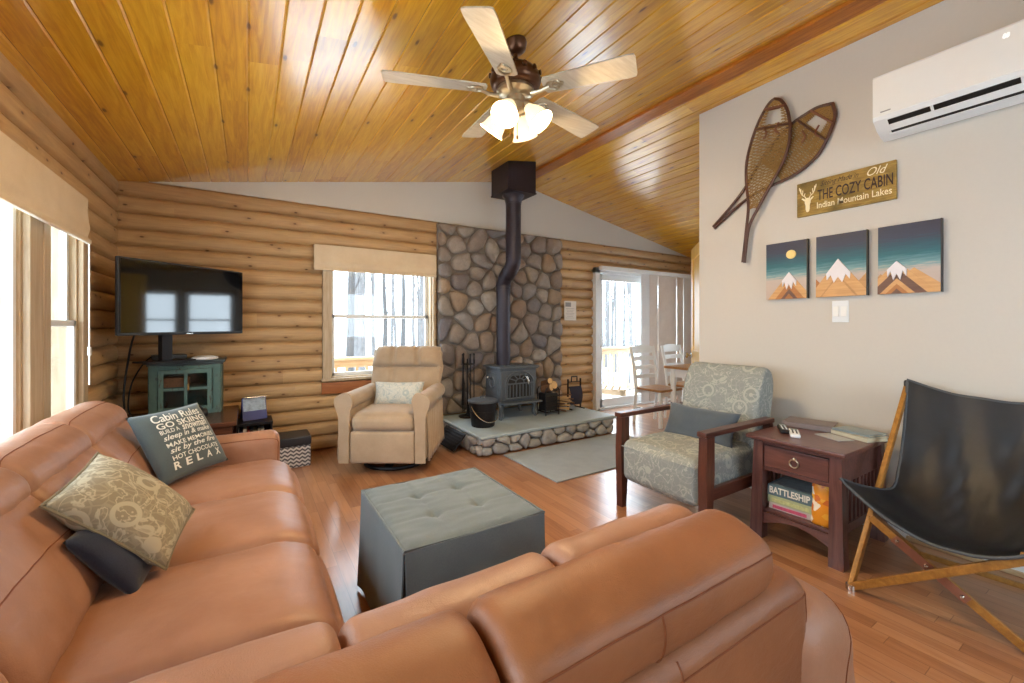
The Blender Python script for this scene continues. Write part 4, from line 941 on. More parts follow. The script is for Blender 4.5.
mb = MB(); mb.box((0, 0, 0), (.215, .004, .27), .001); o = solo('notice_sheet', mb, plain('white_paper', C(226, 222, 214), .8, 0, .2, .03), 'white paper notice pinned to the log wall right of the stones', 'notice', None, (3.823, YB - .052, 1.45)); 
mb = MB(); mb.box((0, 0, 0), (.10, .002, .06)); q = obj('printed_picture', mb, plain('grey_print', C(150, 150, 150), .8, 0, .2, .5, 120), o); q.location = (-.04, -.003, .085)
mb = MB()
for i in range(7): mb.box((0, 0, -i * .022), (.15 - .02 * (i % 3), .002, .005))
q = obj('printed_lines', mb, plain('faint_ink', C(160, 158, 156), .8), o); q.location = (-.005, -.003, .03)
mb = MB(); mb.soft((0, 0, .006), (1.55, .82, .012), .005, (0, 0, 0), 10); solo('floor_mat', mb, M_mat, 'grey blue mat on the floor in front of the stone hearth', 'mat', None, (2.84, 3.03, .0005))
# ------------------------------------------------------------------ ceiling fan with four lit glass shades
M_bronze = plain('antique_bronze', C(96, 66, 48), .32, .85, .5, .2, 30, .04)
M_nick = plain('brushed_nickel_warm', C(190, 176, 150), .28, .9, .5, .08, 40, .02)
M_blade = wood('bleached_fan_blade', C(206, 196, 176), C(182, 168, 144), 'X', .45)
k = NT('frosted_lit_glass'); M_lit = k.bsdf(C(255, 240, 214), .35, 0, .5, None, Emission_Color=(1, .80, .50, 1), Emission_Strength=.55)
FX, FY, FZ = 1.235, 1.93, 2.545
fan = thing('ceiling_fan', 'five bladed ceiling fan with lit glass shades hanging from the pine ceiling', 'ceiling fan', (FX, FY, FZ))
zc = zl(FX) - FZ
mb = MB(); Mt = Matrix.Translation((0, 0, zc - .005)) @ Matrix.Rotation(-math.atan((RZ - ZL) / (RX - XL)), 4, 'Y'); mb.lathe([(0, .004), (.058, .004), (.062, -.015), (.05, -.05), (.026, -.066), (0, -.068)], Mt, 28); obj('canopy', mb, M_bronze, fan)
mb = MB(); mb.cyl((0, 0, .10), (0, 0, zc - .05), .014, None, 16); mb.lathe([(.014, .10), (.028, .11), (.03, .14), (.014, .16)], None, 20); obj('downrod', mb, M_bronze, fan)
mb = MB(); mb.lathe([(0, .115), (.045, .11), (.07, .10), (.115, .085), (.135, .06), (.14, .03), (.132, .005), (.11, -.01), (0, -.012)], None, 36)
for q in range(14): a = 2 * PI * q / 14; mb.lathe([(0, 0), (.012, .001), (.014, .012), (0, .014)], Matrix.Translation((.132 * math.cos(a), .132 * math.sin(a), .055)) @ Matrix.Rotation(a, 4, 'Z') @ Matrix.Rotation(PI / 2, 4, 'Y'), 8)
obj('motor_housing', mb, M_bronze, fan)
mb = MB(); mb.lathe([(0, -.012), (.10, -.012), (.104, -.03), (.085, -.045), (.05, -.055), (.045, -.085), (.055, -.10), (.05, -.125), (.02, -.14), (0, -.142)], None, 30); obj('switch_housing', mb, M_nick, fan)
for ang, R_ in ((223, .625), (306, .63), (12, .69), (86, .62), (160, .69)):
    Mz = Matrix.Rotation(math.radians(ang), 4, 'Z'); Mb = Mz @ Matrix.Translation((0, 0, -.022)) @ Matrix.Rotation(math.radians(-11), 4, 'X')
    mb = MB(); pl = []
    for t in range(13):
        u = t / 12; x = .17 + (R_ - .17) * u; w = .056 + .020 * u
        pl.append((x, w if u < 1 else w * .93))
    pl = [(.158, .035)] + pl + [(R_ + .006, .052)]
    mb.prism(pl + [(x, -y) for x, y in pl[::-1]], -.004, .004, Mb); bl = obj('blade', mb, M_blade, fan, 30)
    mb = MB(); Mi = Mz @ Matrix.Translation((0, 0, -.032)) @ Matrix.Rotation(math.radians(-11), 4, 'X')
    mb.tube([Mi @ Vector(p) for p in ((.09, 0, -.02), (.14, .0, -.018), (.19, 0, -.004))], [.014, .010, .009], 8)
    mb.tube([Mi @ Vector((.215 + .035 * math.cos(a), .034 * math.sin(a), .0)) for a in [2 * PI * q / 24 for q in range(24)]], .0055, 6, True); mb.tube([Mi @ Vector((.228 + .018 * math.cos(a), .016 * math.sin(a), .0)) for a in [2 * PI * q / 18 for q in range(18)]], .0045, 6, True)
    mb.lathe([(0, -.004), (.012, -.003), (.014, .004), (0, .005)], Mi @ Matrix.Translation((.255, 0, 0)), 10); obj('blade_bracket', mb, M_nick, bl)
for q in range(4):
    a = math.radians(35 + 90 * q); d = Vector((math.cos(a), math.sin(a), 0)); Ms = Matrix.Translation(Vector((0, 0, -.11)) + d * .064) @ Matrix.Rotation(a, 4, 'Z') @ Matrix.Rotation(math.radians(-38), 4, 'Y')
    mb = MB(); mb.tube([Vector((0, 0, -.10)) + d * .03, Vector((0, 0, -.105)) + d * .055, Ms @ Vector((0, 0, -.005))], .010, 8); mb.lathe([(0, .012), (.018, .012), (.022, -.004), (.026, -.018), (0, -.018)], Ms, 16); arm = obj('lamp_arm', mb, M_nick, fan)
    mb = MB(); mb.lathe([(.024, -.012), (.030, -.03), (.045, -.055), (.056, -.085), (.062, -.115), (.074, -.135), (.071, -.135), (.058, -.115), (.052, -.085), (.041, -.055), (.026, -.03)], Ms, 26); obj('glass_shade', mb, M_lit, arm)
    L = bpy.data.lights.new('fan_bulb', 'POINT'); L.energy = 17; L.color = (1, .74, .42); L.shadow_soft_size = .03; lo = bpy.data.objects.new('fan_bulb', L); COL.objects.link(lo); lo.location = Vector((FX, FY, FZ)) + Ms @ Vector((0, 0, -.12))
for s in (-.02, .025): mb = MB(); mb.cyl((s, .02, -.14), (s, .02, -.25), .0015, None, 6); mb.lathe([(0, -.26), (.006, -.255), (.006, -.24), (0, -.235)], Matrix.Translation((s, .02, -.01)), 8); obj('pull_chain', mb, M_brass, fan)

# ------------------------------------------------------------------ patterned armchair
M_arm = damask('grey_damask', C(136, 142, 140), C(182, 184, 176), 12, .6, .75)
M_dkw = wood('reddish_walnut', C(98, 56, 42), C(60, 34, 28), 'Z', .32, 1, .5)
M_dkwy = wood('reddish_walnut_level', C(98, 56, 42), C(60, 34, 28), 'Y', .3, 1, .5)
ac = thing('armchair', 'grey floral armchair with open dark wood arms beside the side table', 'armchair', (2.585, 1.745, 0), -90)
AW = .315
for s in (-1, 1):
    mb = MB(); mb.prism([(-.415, 0), (-.375, 0), (-.345, .40), (-.345, .615), (-.415, .615), (-.425, .40)], -.026, .026, Matrix(((0, 0, 1, s * AW), (1, 0, 0, 0), (0, 1, 0, 0), (0, 0, 0, 1)))); obj('front_leg', mb, M_dkw, ac, 25)
    mb = MB(); mb.box((s * AW, -.06, .632), (.062, .74, .030), .006); obj('armrest', mb, M_dkwy, ac)
    mb = MB(); mb.bar((s * AW, .40, 0), (s * AW, .32, .36), .05, .055, .004, (1, 0, 0)); mb.bar((s * AW, .32, .34), (s * AW, .28, .63), .04, .045, .004, (1, 0, 0)); obj('rear_leg', mb, M_dkw, ac)
    mb = MB(); mb.box((s * (AW - .002), -.03, .28), (.03, .66, .07), .004); obj('side_rail', mb, M_dkwy, ac)
mb = MB(); mb.soft((0, -.06, .335), (.565, .74, .27), .045, (.006, .02, .03), 16); obj('seat', mb, M_arm, ac, None)
mb = MB(); mb.tube([(-.27 + .54 * q / 10, -.437, .432) for q in range(11)], .004, 6); obj('piping', mb, M_arm, ac)
Bk = [(.14, .34), (.175, .50), (.205, .66), (.235, .80), (.275, .90), (.33, .962), (.405, .95), (.435, .86), (.42, .70), (.385, .50), (.34, .30), (.22, .28)]
mb = MB(); mb.loft(Bk, -.283, .283, .04, 'X', .0, 22, .002, 11)
mb.bm.transform(Matrix()); obj('backrest', mb, M_arm, ac, None)
pillow('lumbar_pillow', 'slate grey lumbar pillow on the seat of the floral armchair', (2.60, 1.745, .565), (.03, -.999, 0), (.42, .0, .905), .52, .26, .13, fabric('slate_linen', C(84, 94, 104), C(66, 76, 86), 380), None, .08)

# ------------------------------------------------------------------ side table with drawer, books, remotes, games
M_cherry = wood('dark_cherry', C(120, 80, 72), C(80, 50, 48), 'Y', .28, 1, .5); M_cherryz = wood('dark_cherry_upright', C(120, 80, 72), C(80, 50, 48), 'Z', .3, 1, .5)
TX0, TX1, TY0, TY1 = 2.52, 3.17, .89, 1.385
tb = thing('side_table', 'dark cherry side table with one drawer and slatted sides against the cream wall', 'side table', (2.85, 1.15, 0))
def tp(n, mb, m, parent=None, sharp=38): return obj(n, mb, m, parent or tb, sharp, True)
mb = MB(); mb.box(((TX0 + TX1) / 2, (TY0 + TY1) / 2, .592), (TX1 - TX0, TY1 - TY0, .022), .006); mb.box(((TX0 + TX1) / 2 + .01, (TY0 + TY1) / 2, .574), (TX1 - TX0 - .05, TY1 - TY0 - .03, .014), .003); tp('table_top', mb, M_cherry)
LX = (TX0 + .065, TX1 - .05); LY = (TY0 + .055, TY1 - .055)
for x in LX:
    for y in LY:
        sx = -1 if x == LX[0] else 0; sy = -1 if y == LY[0] else 1; mb = MB(); w0, w1 = .026, .034
        vs = [(x - w0, y - w0, .567), (x + w0, y - w0, .567), (x + w0, y + w0, .567), (x - w0, y + w0, .567)]; fl = .016
        lo = [(x - w0 + sx * fl, y - w0 + (sy * fl if sy < 0 else 0), 0), (x + w0, y - w0 + (sy * fl if sy < 0 else 0), 0), (x + w0, y + w0 + (sy * fl if sy > 0 else 0), 0), (x - w0 + sx * fl, y + w0 + (sy * fl if sy > 0 else 0), 0)]
        mb.add(vs + lo, [(0, 1, 2, 3), (7, 6, 5, 4), (0, 4, 5, 1), (1, 5, 6, 2), (2, 6, 7, 3), (3, 7, 4, 0)]); tp('leg', mb, M_cherryz, None, 25)
xa, xb = LX; ya, yb = LY
mb = MB(); mb.box(((xa + xb) / 2, (ya + yb) / 2, .165), (xb - xa + .01, yb - ya + .01, .018), .003); tp('shelf', mb, M_cherry)
mb = MB(); n = 12; pl = [(ya + .02, .155), (yb - .02, .155)] + [(yb - .02 - (yb - ya - .04) * q / n, .085 + .05 * math.sin(PI * q / n)) for q in range(n + 1)]
mb.prism(pl, xa - .022, xa - .002, Matrix(((0, 0, 1, 0), (1, 0, 0, 0), (0, 1, 0, 0), (0, 0, 0, 1)))); tp('arched_rail', mb, M_cherry, None, 25)
mb = MB(); mb.box((xa - .008, (ya + yb) / 2, .412), (.018, yb - ya - .03, .022), .002); mb.box((xa - .008, (ya + yb) / 2, .560), (.018, yb - ya - .03, .016), .002); tp('front_rail', mb, M_cherry)
mb = MB(); mb.box((xa - .012, (ya + yb) / 2, .487), (.02, yb - ya - .062, .122), .003); mb.box(((xa + xb) / 2, (ya + yb) / 2, .485), (xb - xa - .06, yb - ya - .08, .10)); dw = tp('drawer', mb, M_cherry)
mb = MB(); mb.tube([(xa - .030, (ya + yb) / 2 + .022 * math.cos(a), .482 + .022 * math.sin(a)) for a in [2 * PI * q / 22 for q in range(22)]], .0042, 8, True); mb.lathe([(0, 0), (.010, 0), (.008, .012), (0, .014)], Matrix.Translation((xa - .022, (ya + yb) / 2, .505)) @ Matrix.Rotation(-PI / 2, 4, 'Y'), 12); tp('ring_pull', mb, M_nick, dw)
for y in (ya, yb):
    mb = MB(); mb.box(((xa + xb) / 2, y, .487), (xb - xa - .04, .018, .14), .002); mb.box(((xa + xb) / 2, y, .17), (xb - xa - .04, .018, .05), .002); tp('side_panel', mb, M_cherry)
    for q in range(9): mb = MB(); mb.box((xa + .06 + q * (xb - xa - .12) / 8, y, .305), (.018, .012, .235), .002); tp('side_slat', mb, M_cherryz)
def book(label, c, s, rz, cov, name='book', th=.004, group=None):
    r = thing(name, label, 'book', (c[0], c[1], c[2]), rz, group); w, d, h = s
    mb = MB(); mb.box((0, 0, th / 2), (w, d, th), .001); mb.box((0, 0, h - th / 2), (w, d, th), .001); mb.box((-w / 2 + th / 2, 0, h / 2), (th, d, h), .001); obj('cover', mb, cov, r)
    mb = MB(); mb.box((.002, 0, h / 2), (w - .012, d - .010, h - 2 * th)); obj('pages', mb, plain('paper_edges', C(214, 202, 172), .8, 0, .2, .08, 90, .05), r); return r
ZT = .6035
book('thick hardback book at the back of the side table near the armchair', (3.02, 1.25, ZT), (.19, .26, .034), 12, plain('mauve_grey_cover', C(122, 110, 108), .45))
book('grey blue paperback lying on the side table by the black sling chair', (2.98, .985, ZT), (.15, .21, .024), -20, plain('pale_cover', C(196, 190, 168), .4))
book('thin slate book lying on the pale paperback on the side table', (2.995, .99, ZT + .0245), (.15, .20, .012), -14, plain('slate_cover', C(132, 146, 150), .35), th=.003)
mb = MB(); mb.box((0, 0, .002), (.10, .16, .004), .001); solo('pamphlet', mb, plain('grey_pamphlet', C(172, 172, 170), .4), 'thin grey pamphlet lying in front of the books on the side table', 'pamphlet', None, (2.85, 1.06, ZT), -24)
def remote(label, loc, rz, m, mk, L):
    r = thing('remote_control', label, 'remote control', loc, rz); mb = MB(); mb.soft((0, 0, .011), (.05, L, .022), .008, (0, 0, .002), 6); obj('body', mb, m, r, 40)
    for q in range(6):
        for x in (-.012, .006): mb = MB(); mb.lathe([(0, .0015), (.004, .001), (.0045, -.002)], Matrix.Translation((x + .003, -L * .32 + q * L * .1, .0245)), 8); obj('button', mb, mk, r)
    mb = MB(); mb.box((0, L * .36, .0235), (.034, L * .18, .002)); obj('display', mb, plain('remote_display', C(120, 130, 126), .3), r); return r
remote('white remote control on the front of the side table', (2.715, 1.205, ZT), -62, M_vinyl, M_plastic, .16)
remote('black remote control behind the white one on the side table', (2.77, 1.29, ZT), -58, M_plastic, M_vinyl, .17)
# boxed games on the shelf
ZS = .1745
def game(label, loc, s, rz, cols, letter=None, stripe=None):
    r = thing('game_box', label, 'game box', loc, rz); mb = MB(); mb.box((0, 0, s[2] / 2), s, .002); obj('box', mb, plain('printed_board', cols[0], .45, 0, .4, .1, 24, 0), r)
    mb = MB(); mb.box((0, 0, s[2] + .0008), (s[0] * .86, s[1] * .86, .0012)); obj('cover_art', mb, plain('cover_print', cols[1], .4, 0, .4, .6, 28, 0), r)
    if stripe: mb = MB(); mb.box((-s[0] / 2 - .0008, 0, s[2] * .45), (.0012, s[1] * .8, s[2] * .5)); obj('side_art', mb, plain('side_print', stripe, .4, 0, .4, .5, 60, 0), r)
    if letter:
        mb = MB(); fit_text(mb, letter, -s[1] * .46, s[1] * .46, s[2] * .22, s[2] * .86, lambda x, y: Vector((-s[0] / 2 - .0015, -x, y)), 0, .03); obj('lettering', mb, M_printw, r, None)
    return r
game('flat pink and white game box at the bottom of the pile on the table shelf', (2.745, 1.195, ZS), (.27, .215, .036), 4, (C(206, 196, 196), C(190, 90, 120)), None, C(206, 92, 128))
game('pale green game box in the middle of the pile on the table shelf', (2.74, 1.185, ZS + .0365), (.27, .235, .042), 2, (C(176, 190, 150), C(150, 170, 140)), None, C(196, 204, 150))
game('blue grey naval game box with big white lettering topmost of the pile', (2.74, 1.19, ZS + .079), (.27, .225, .062), 3, (C(92, 118, 130), C(130, 140, 146)), 'BATTLESHIP')
mb = MB()
def bagf(u, v):
    a = 2 * PI * u; z = .21 * v; w = .058 * (1 - .15 * v) * (1 + .1 * noise.noise(Vector((math.cos(a) * 2, math.sin(a) * 2, v * 5)))); d = .035 * (1 - .6 * v ** 2) * (1 + .2 * noise.noise(Vector((math.cos(a) * 3, math.sin(a) * 3, v * 6 + 4))))
    return Vector((d * math.cos(a), w * math.sin(a), z))
mb.grid(bagf, 36, 16, True); mb.face([v for v in mb.bm.verts if v.co.z < 1e-5][::-1])
k = NT('orange_printed_bag'); v_ = k.vor(k.obj(), 30, 'F1', 1); g_ = k.n('ShaderNodeSeparateColor'); k.put(g_.inputs[0], v_); M_bag = k.bsdf(k.ramp(g_.outputs[0], [(0, C(232, 150, 34)), (.5, C(240, 178, 60)), (.68, C(244, 236, 220)), (.84, C(206, 110, 40)), (1, C(236, 224, 200))], 'CONSTANT'), .35, 0, .5)
solo('snack_bag', mb, M_bag, 'orange and white printed bag standing beside the game boxes on the shelf', 'bag', None, (2.63, 1.025, ZS), 6, None)

# ------------------------------------------------------------------ black leather sling chair on a folding wooden frame
M_teak = wood('oiled_teak', C(176, 124, 56), C(136, 90, 36), 'X', .4, .8); M_sling = leather('black_leather', C(30, 30, 33), C(20, 20, 23), .46, .5)
sc = thing('sling_chair', 'black leather sling chair on a folding wooden frame beside the side table', 'chair', (2.75, .5, 0))
def scp(n, mb, m, parent=None, sharp=38): return obj(n, mb, m, parent or sc, sharp, True)
LF, RF = Vector((2.415, .83, .012)), Vector((2.51, .285, .012)); TLp, TRp = Vector((3.15, .815, .93)), Vector((3.17, .14, .93))
for a, b in ((LF, TLp), (RF, TRp)): mb = MB(); mb.bar(a, b, .022, .034, .004); scp('long_pole', mb, M_teak)
c0, c1 = Vector((2.47, .765, .36)), RF; b0, b1 = LF, Vector((2.43, .30, .385))
mb = MB(); mb.bar(b0, b1, .020, .034, .004); scp('cross_leg', mb, M_teak)
mb = MB(); off = Vector((-.024, 0, 0)); mb.bar(c0 + off, c1 + off, .020, .034, .004); scp('cross_leg', mb, M_teak)
RL, RR = Vector((3.08, .76, .012)), Vector((3.12, .2, .012))
mb = MB(); mb.bar(RL, Vector((2.46, .77, .37)), .020, .032, .004); scp('rear_strut', mb, M_teak)
mb = MB(); mb.bar(RR, Vector((2.44, .31, .39)), .020, .032, .004); scp('rear_strut', mb, M_teak)
mb = MB(); mb.bar(RL, RR, .018, .03, .004); scp('rear_stretcher', mb, M_teak)
m_ = c0.lerp(c1, .36) + off; d_ = (c1 - c0).normalized()
mb = MB(); mb.bar(m_ - d_ * .11 + Vector((-.013, 0, 0)), m_ + d_ * .17 + Vector((-.013, 0, 0)), .004, .036, .001); hb = scp('hinge_plate', mb, plain('copper_hinge', C(150, 104, 84), .35, .8))
for t in (-.095, .02, .15): mb = MB(); p = m_ + d_ * t + Vector((-.016, 0, 0)); mb.lathe([(0, .005), (.006, .004), (.008, 0)], Matrix.Translation(p) @ Matrix.Rotation(-PI / 2, 4, 'Y'), 10); scp('bolt', mb, M_chrome, hb)
for p in (LF, RF): mb = MB(); mb.lathe([(0, -.012), (.02, -.012), (.02, .012), (0, .014)], Matrix.Translation(p), 12); scp('foot_cap', mb, M_chrome)
rows = [((2.45, .885, .50), (2.41, .53, .335), (2.42, .22, .47)), ((2.60, .84, .445), (2.56, .53, .295), (2.56, .19, .43)), ((2.84, .80, .40), (2.76, .49, .285), (2.80, .14, .39)), ((2.95, .80, .50), (2.94, .47, .42), (2.95, .125, .50)),
        ((3.03, .80, .70), (3.06, .47, .62), (3.06, .12, .68)), ((3.115, .81, .945), (3.15, .47, .875), (3.16, .11, .945))]
cs_ = [[Vector(r[j]) for r in rows] for j in range(3)]; cs_ = [smooth_open(c, 8) for c in cs_]
def slp(u, v):
    i = v * (len(cs_[0]) - 1); q = min(int(i), len(cs_[0]) - 2); f = i - q; A, B, D = (c[q].lerp(c[q + 1], f) for c in cs_); p = A * (2 * (u - .5) * (u - 1)) + B * (4 * u * (1 - u)) + D * (2 * u * (u - .5))
    w = .020 * noise.noise(Vector((u * 6 + v * 2, v * 1.6, 2))) * math.sin(PI * u) + .012 * noise.noise(Vector((u * 13 - v * 7, v * 2.2, 5))) * math.sin(PI * u) * math.sin(PI * v) + .005 * noise.noise(Vector((u * 28 - v * 16, v * 5, 9))) * math.sin(PI * v)
    return p + Vector((-w, 0, .6 * w))
def slf(u, v):
    p = slp(u, v); e = .01; n = (slp(min(1, u + e), v) - slp(max(0, u - e), v)).cross(slp(u, min(1, v + e)) - slp(u, max(0, v - e))).normalized(); return p, n
mb = MB(); mb.sheet(slf, 40, 60, .008); sl = scp('sling', mb, M_sling, None, 60)
edge = [slf(0, q / 40)[0] for q in range(41)] + [slf(q / 24, 1)[0] for q in range(1, 25)] + [slf(1, 1 - q / 40)[0] for q in range(1, 41)] + [slf(1 - q / 24, 0)[0] for q in range(1, 24)]
mb = MB(); mb.tube(edge, .007, 8, True); scp('edge_binding', mb, plain('dark_grey_binding', C(72, 76, 80), .45), sl)
for p, q in (((3.115, .81, .90), .06), ((3.155, .13, .90), .06)): mb = MB(); mb.soft((p[0] + .01, p[1], p[2] + .012), (.03, .035, .06), .012, (0, 0, 0), 6); scp('corner_pocket', mb, M_sling, sl, None)

# ------------------------------------------------------------------ wall air conditioner
hv = thing('air_conditioner', 'white wall mounted air conditioner high on the cream wall', 'air conditioner', (XR, .49, 2.27))
HL0, HL1 = .944, .08; HB = 2.345
def hvp(n, mb, m, parent=None, sharp=35): return obj(n, mb, m, parent or hv, sharp, True)
PR = [(0, .02), (0, .34), (.19, .34), (.212, .33), (.22, .305), (.22, .09), (.213, .075), (.16, .035), (.10, .010), (.04, .0)]
Mx_ = Matrix(((-1, 0, 0, XR), (0, 0, 1, 0), (0, 1, 0, HB), (0, 0, 0, 1)))
mb = MB(); mb.prism(PR, HL1, HL0, Mx_); hvp('casing', mb, M_vinyl, None, 25)
mb = MB(); mb.box((XR - .222, (HL0 + HL1) / 2, HB + .205), (.008, HL0 - HL1 - .002, .225), .003); hvp('front_panel', mb, M_white)
MS = frame_mat((XR - .152, (HL0 + HL1) / 2, HB + .036), (0, 1, 0), (.80, 0, -.60)); Ls = HL0 - HL1 - .12
mb = MB(); mb.box((0, -.012, .0), (Ls, .098, .012), .002, MS); hvp('outlet_recess', mb, M_plastic)
mb = MB(); mb.box((0, -.008, .008), (Ls - .004, .040, .007), .002, MS); mb.box((0, .034, .006), (Ls + .02, .008, .008), .002, MS)
for q in (-.12, .19): mb.box((q, -.035, .006), (.012, .06, .008), .002, MS)
hvp('louvre', mb, M_vinyl)
mb = MB(); fit_text(mb, '00', 0.45, .472, 2.612, 2.634, lambda x, y: Vector((XR - .2265, .90 - x, y)), .2, .02); hvp('display_digits', mb, NT('lit_digits').bsdf(C(250, 250, 250), .4, 0, .5, None, Emission_Color=(1, 1, 1, 1), Emission_Strength=.5), None, None)
mb = MB(); mb.box((XR - .2265, .885, 2.458), (.002, .045, .007), .0008); hvp('maker_badge', mb, plain('grey_print_mark', C(150, 150, 150), .5), None, None)

# ------------------------------------------------------------------ snowshoes crossed on the wall
M_ash = wood('dark_bent_ash', C(92, 54, 38), C(58, 32, 24), 'Z', .4); M_gut = plain('rawhide_lacing', C(150, 118, 66), .6, 0, .3, .2, 80, .1); M_hide = plain('leather_binding', C(112, 66, 44), .6)
def snowshoe(label, X, left, right, tail_l, tail_r, tip, toe, off):
    """outline in wall coordinates (y, z): left and right run from tip to tail"""
    r = thing('snowshoe', label, 'snowshoe', (X, tip[0], tip[1]), 0, None)
    P = lambda q, d=0.: Vector((X - d, q[0], q[1])); L = [tip] + left + [tail_l]; R = [tip] + right + [tail_r]
    Ls = smooth_open([P(q) for q in L], 8); Rs = smooth_open([P(q) for q in R], 8); path = Ls[::-1] + Rs[1:]
    mb = MB(); mb.tube(path, .011, 8); obj('frame', mb, M_ash, r, 38, True)
    nL = len(Ls)
    def row(t):
        i = t * (nL - 1); q = min(int(i), nL - 2); return Ls[q].lerp(Ls[q + 1], i - q)
    nR = len(Rs)
    def rowr(t):
        i = t * (nR - 1); q = min(int(i), nR - 2); return Rs[q].lerp(Rs[q + 1], i - q)
    for t in (toe[0], toe[1]): mb = MB(); mb.bar(row(t), rowr(t), .014, .034, .004, (1, 0, 0)); obj('crossbar', mb, M_ash if t == toe[1] else M_hide, r, 38, True)
    mb = MB(); n = 40; hole = lambda a, u: toe[0] < a < toe[0] + .11 and .25 < u < .72
    for k in range(n):
        for sgn in (0, 1):
            a = .02 + (toe[2] - .02) * k / n; b = min(toe[2], a + .09); pts = []; m = 14
            seg_ = []
            for j in range(m + 1):
                u = j / m; t = a + (b - a) * (u if sgn else 1 - u); p = row(t).lerp(rowr(t), u)
                if hole(t, u):
                    if len(seg_) > 1: mb.tube(seg_, .0034, 4, False, False)
                    seg_ = []
                else: seg_.append(p)
            if len(seg_) > 1: mb.tube(seg_, .0034, 4, False, False)
    for k in range(34):
        a = .05 + (toe[2] - .05) * k / 34; seg_ = []
        for j in range(13):
            p = row(a).lerp(rowr(a), j / 12)
            if hole(a, j / 12):
                if len(seg_) > 1: mb.tube(seg_, .0034, 4, False, False)
                seg_ = []
            else: seg_.append(p)
        if len(seg_) > 1: mb.tube(seg_, .0034, 4, False, False)
    w = obj('webbing', mb, M_gut, r, None, True); w['kind'] = 'stuff'
    c = row(toe[0] + .13).lerp(rowr(toe[0] + .13), .5)
    for j in (-1, 1): mb = MB(); mb.tube(smooth_open([c + Vector((-.012, j * .05, .01)), c + Vector((-.02, j * .03, -.04)), c + Vector((-.014, j * .055, -.07))], 5), .006, 6); obj('binding_strap', mb, M_hide, r, 38, True)
snowshoe('upright snowshoe of the crossed pair on the cream wall', XR - .058, [(1.60, 2.855), (1.665, 2.76), (1.722, 2.621), (1.756, 2.477), (1.757, 2.32), (1.742, 2.16), (1.755, 2.0)], [(1.51, 2.845), (1.468, 2.75), (1.452, 2.62), (1.466, 2.50), (1.51, 2.385), (1.575, 2.279), (1.67, 2.12), (1.74, 1.98)], (1.785, 1.73), (1.772, 1.725), (1.555, 2.88), (.17, .30, .78), 0)
snowshoe('tilted snowshoe behind the upright one on the cream wall', XR - .022, [(1.30, 2.715), (1.37, 2.70), (1.45, 2.672), (1.54, 2.61), (1.62, 2.54), (1.71, 2.42), (1.79, 2.305), (1.90, 2.19)], [(1.20, 2.62), (1.225, 2.53), (1.262, 2.45), (1.32, 2.375), (1.44, 2.305), (1.576, 2.275), (1.72, 2.24), (1.86, 2.17)], (2.05, 2.06), (2.04, 2.045), (1.215, 2.705), (.17, .30, .62), 0)

# ------------------------------------------------------------------ cabin sign and three wooden mountain panels
M_sign = NT('weathered_gold_board'); k = M_sign; n1 = k.noise(k.scale(k.obj(), (3, 3, 22)), 4, 5, .65, .6); n2 = k.noise(k.obj(), 7, 4); M_sign = k.bsdf(k.mix(k.map(n2, .45, .7), k.mix(k.map(n1, .3, .7), C(124, 98, 48), C(178, 148, 76)), C(98, 82, 36)), .6, 0, .3)
M_ink = plain('dark_brown_ink', C(52, 34, 28), .7); M_cream = plain('cream_paint', C(236, 224, 186), .6)
sg = thing('wall_sign', 'gold wooden cabin sign with white deer head on the cream wall', 'sign', (XR - .0115, 1.16, 2.115))
SY0, SY1, SZ0, SZ1 = 1.425, .895, -.115, .117
def sgp(n, mb, m, sharp=38): return obj(n, mb, m, sg, sharp, True)
mb = MB()
for q in range(3): mb.box((XR - .0115, 1.16, 2.115 - .0775 + q * .0775), (.021, .53, .0765), .0015)
sgp('board', mb, M_sign)
SM = lambda x, y: Vector((XR - .0232, SY0 - x * .53, 2.0 + y * .23))
for t, x0, x1, y0, y1, sh, bo, m in (('Sitting Made in', .27, .66, .74, .92, .45, .0, M_ink), ('Old', .74, .93, .74, .95, .45, .0, M_cream), ('THE COZY CABIN', .235, .975, .38, .69, 0, .012, M_ink), ('Indian Mountain Lakes', .23, .965, .15, .33, 0, .008, M_cream)):
    mb = MB(); fit_text(mb, t, x0, x1, y0, y1, SM, sh, bo); sgp('lettering', mb, m, None)
DX = .125
mb = MB()
def flat(poly):
    for sx in (1, -1):
        vs = [mb.bm.verts.new(SM(DX + sx * x, y)) for x, y in poly]; es = [mb.bm.edges.new((vs[i], vs[(i + 1) % len(vs)])) for i in range(len(vs))]; bmesh.ops.triangle_fill(mb.bm, edges=es, use_beauty=True)
flat([(0, .10), (.016, .12), (.024, .20), (.024, .30), (.033, .38), (.036, .47), (.022, .52), (0, .53)])
flat([(.03, .44), (.045, .46), (.072, .53), (.058, .545), (.034, .51)])
for ln, wd in (([(.016, .50), (.03, .57), (.06, .63), (.078, .72), (.082, .84)], .007), ([(.062, .64), (.056, .73), (.058, .78)], .0055), ([(.079, .73), (.094, .82), (.095, .88)], .005), ([(.04, .60), (.030, .68)], .005)):
    flat([(x - wd, y) for x, y in ln] + [(x + wd, y) for x, y in ln[::-1]])
sgp('deer_head', mb, M_cream, None)
k = NT('painted_night_sky'); o_ = k.sep(); st_ = k.noise(k.scale(k.obj(), (1, 5, 70)), 1.5, 4, .7); z_ = k.math('ADD', k.map(o_[2], -.2, .2), k.math('MULTIPLY', k.math('SUBTRACT', st_, .5), .28))
M_sky = k.bsdf(k.ramp(z_, [(0, C(190, 172, 160)), (.34, C(196, 182, 172)), (.42, C(120, 160, 166)), (.56, C(52, 108, 120)), (.72, C(52, 84, 100)), (.82, C(64, 68, 86)), (1, C(60, 62, 78))]), .55, 0, .3)
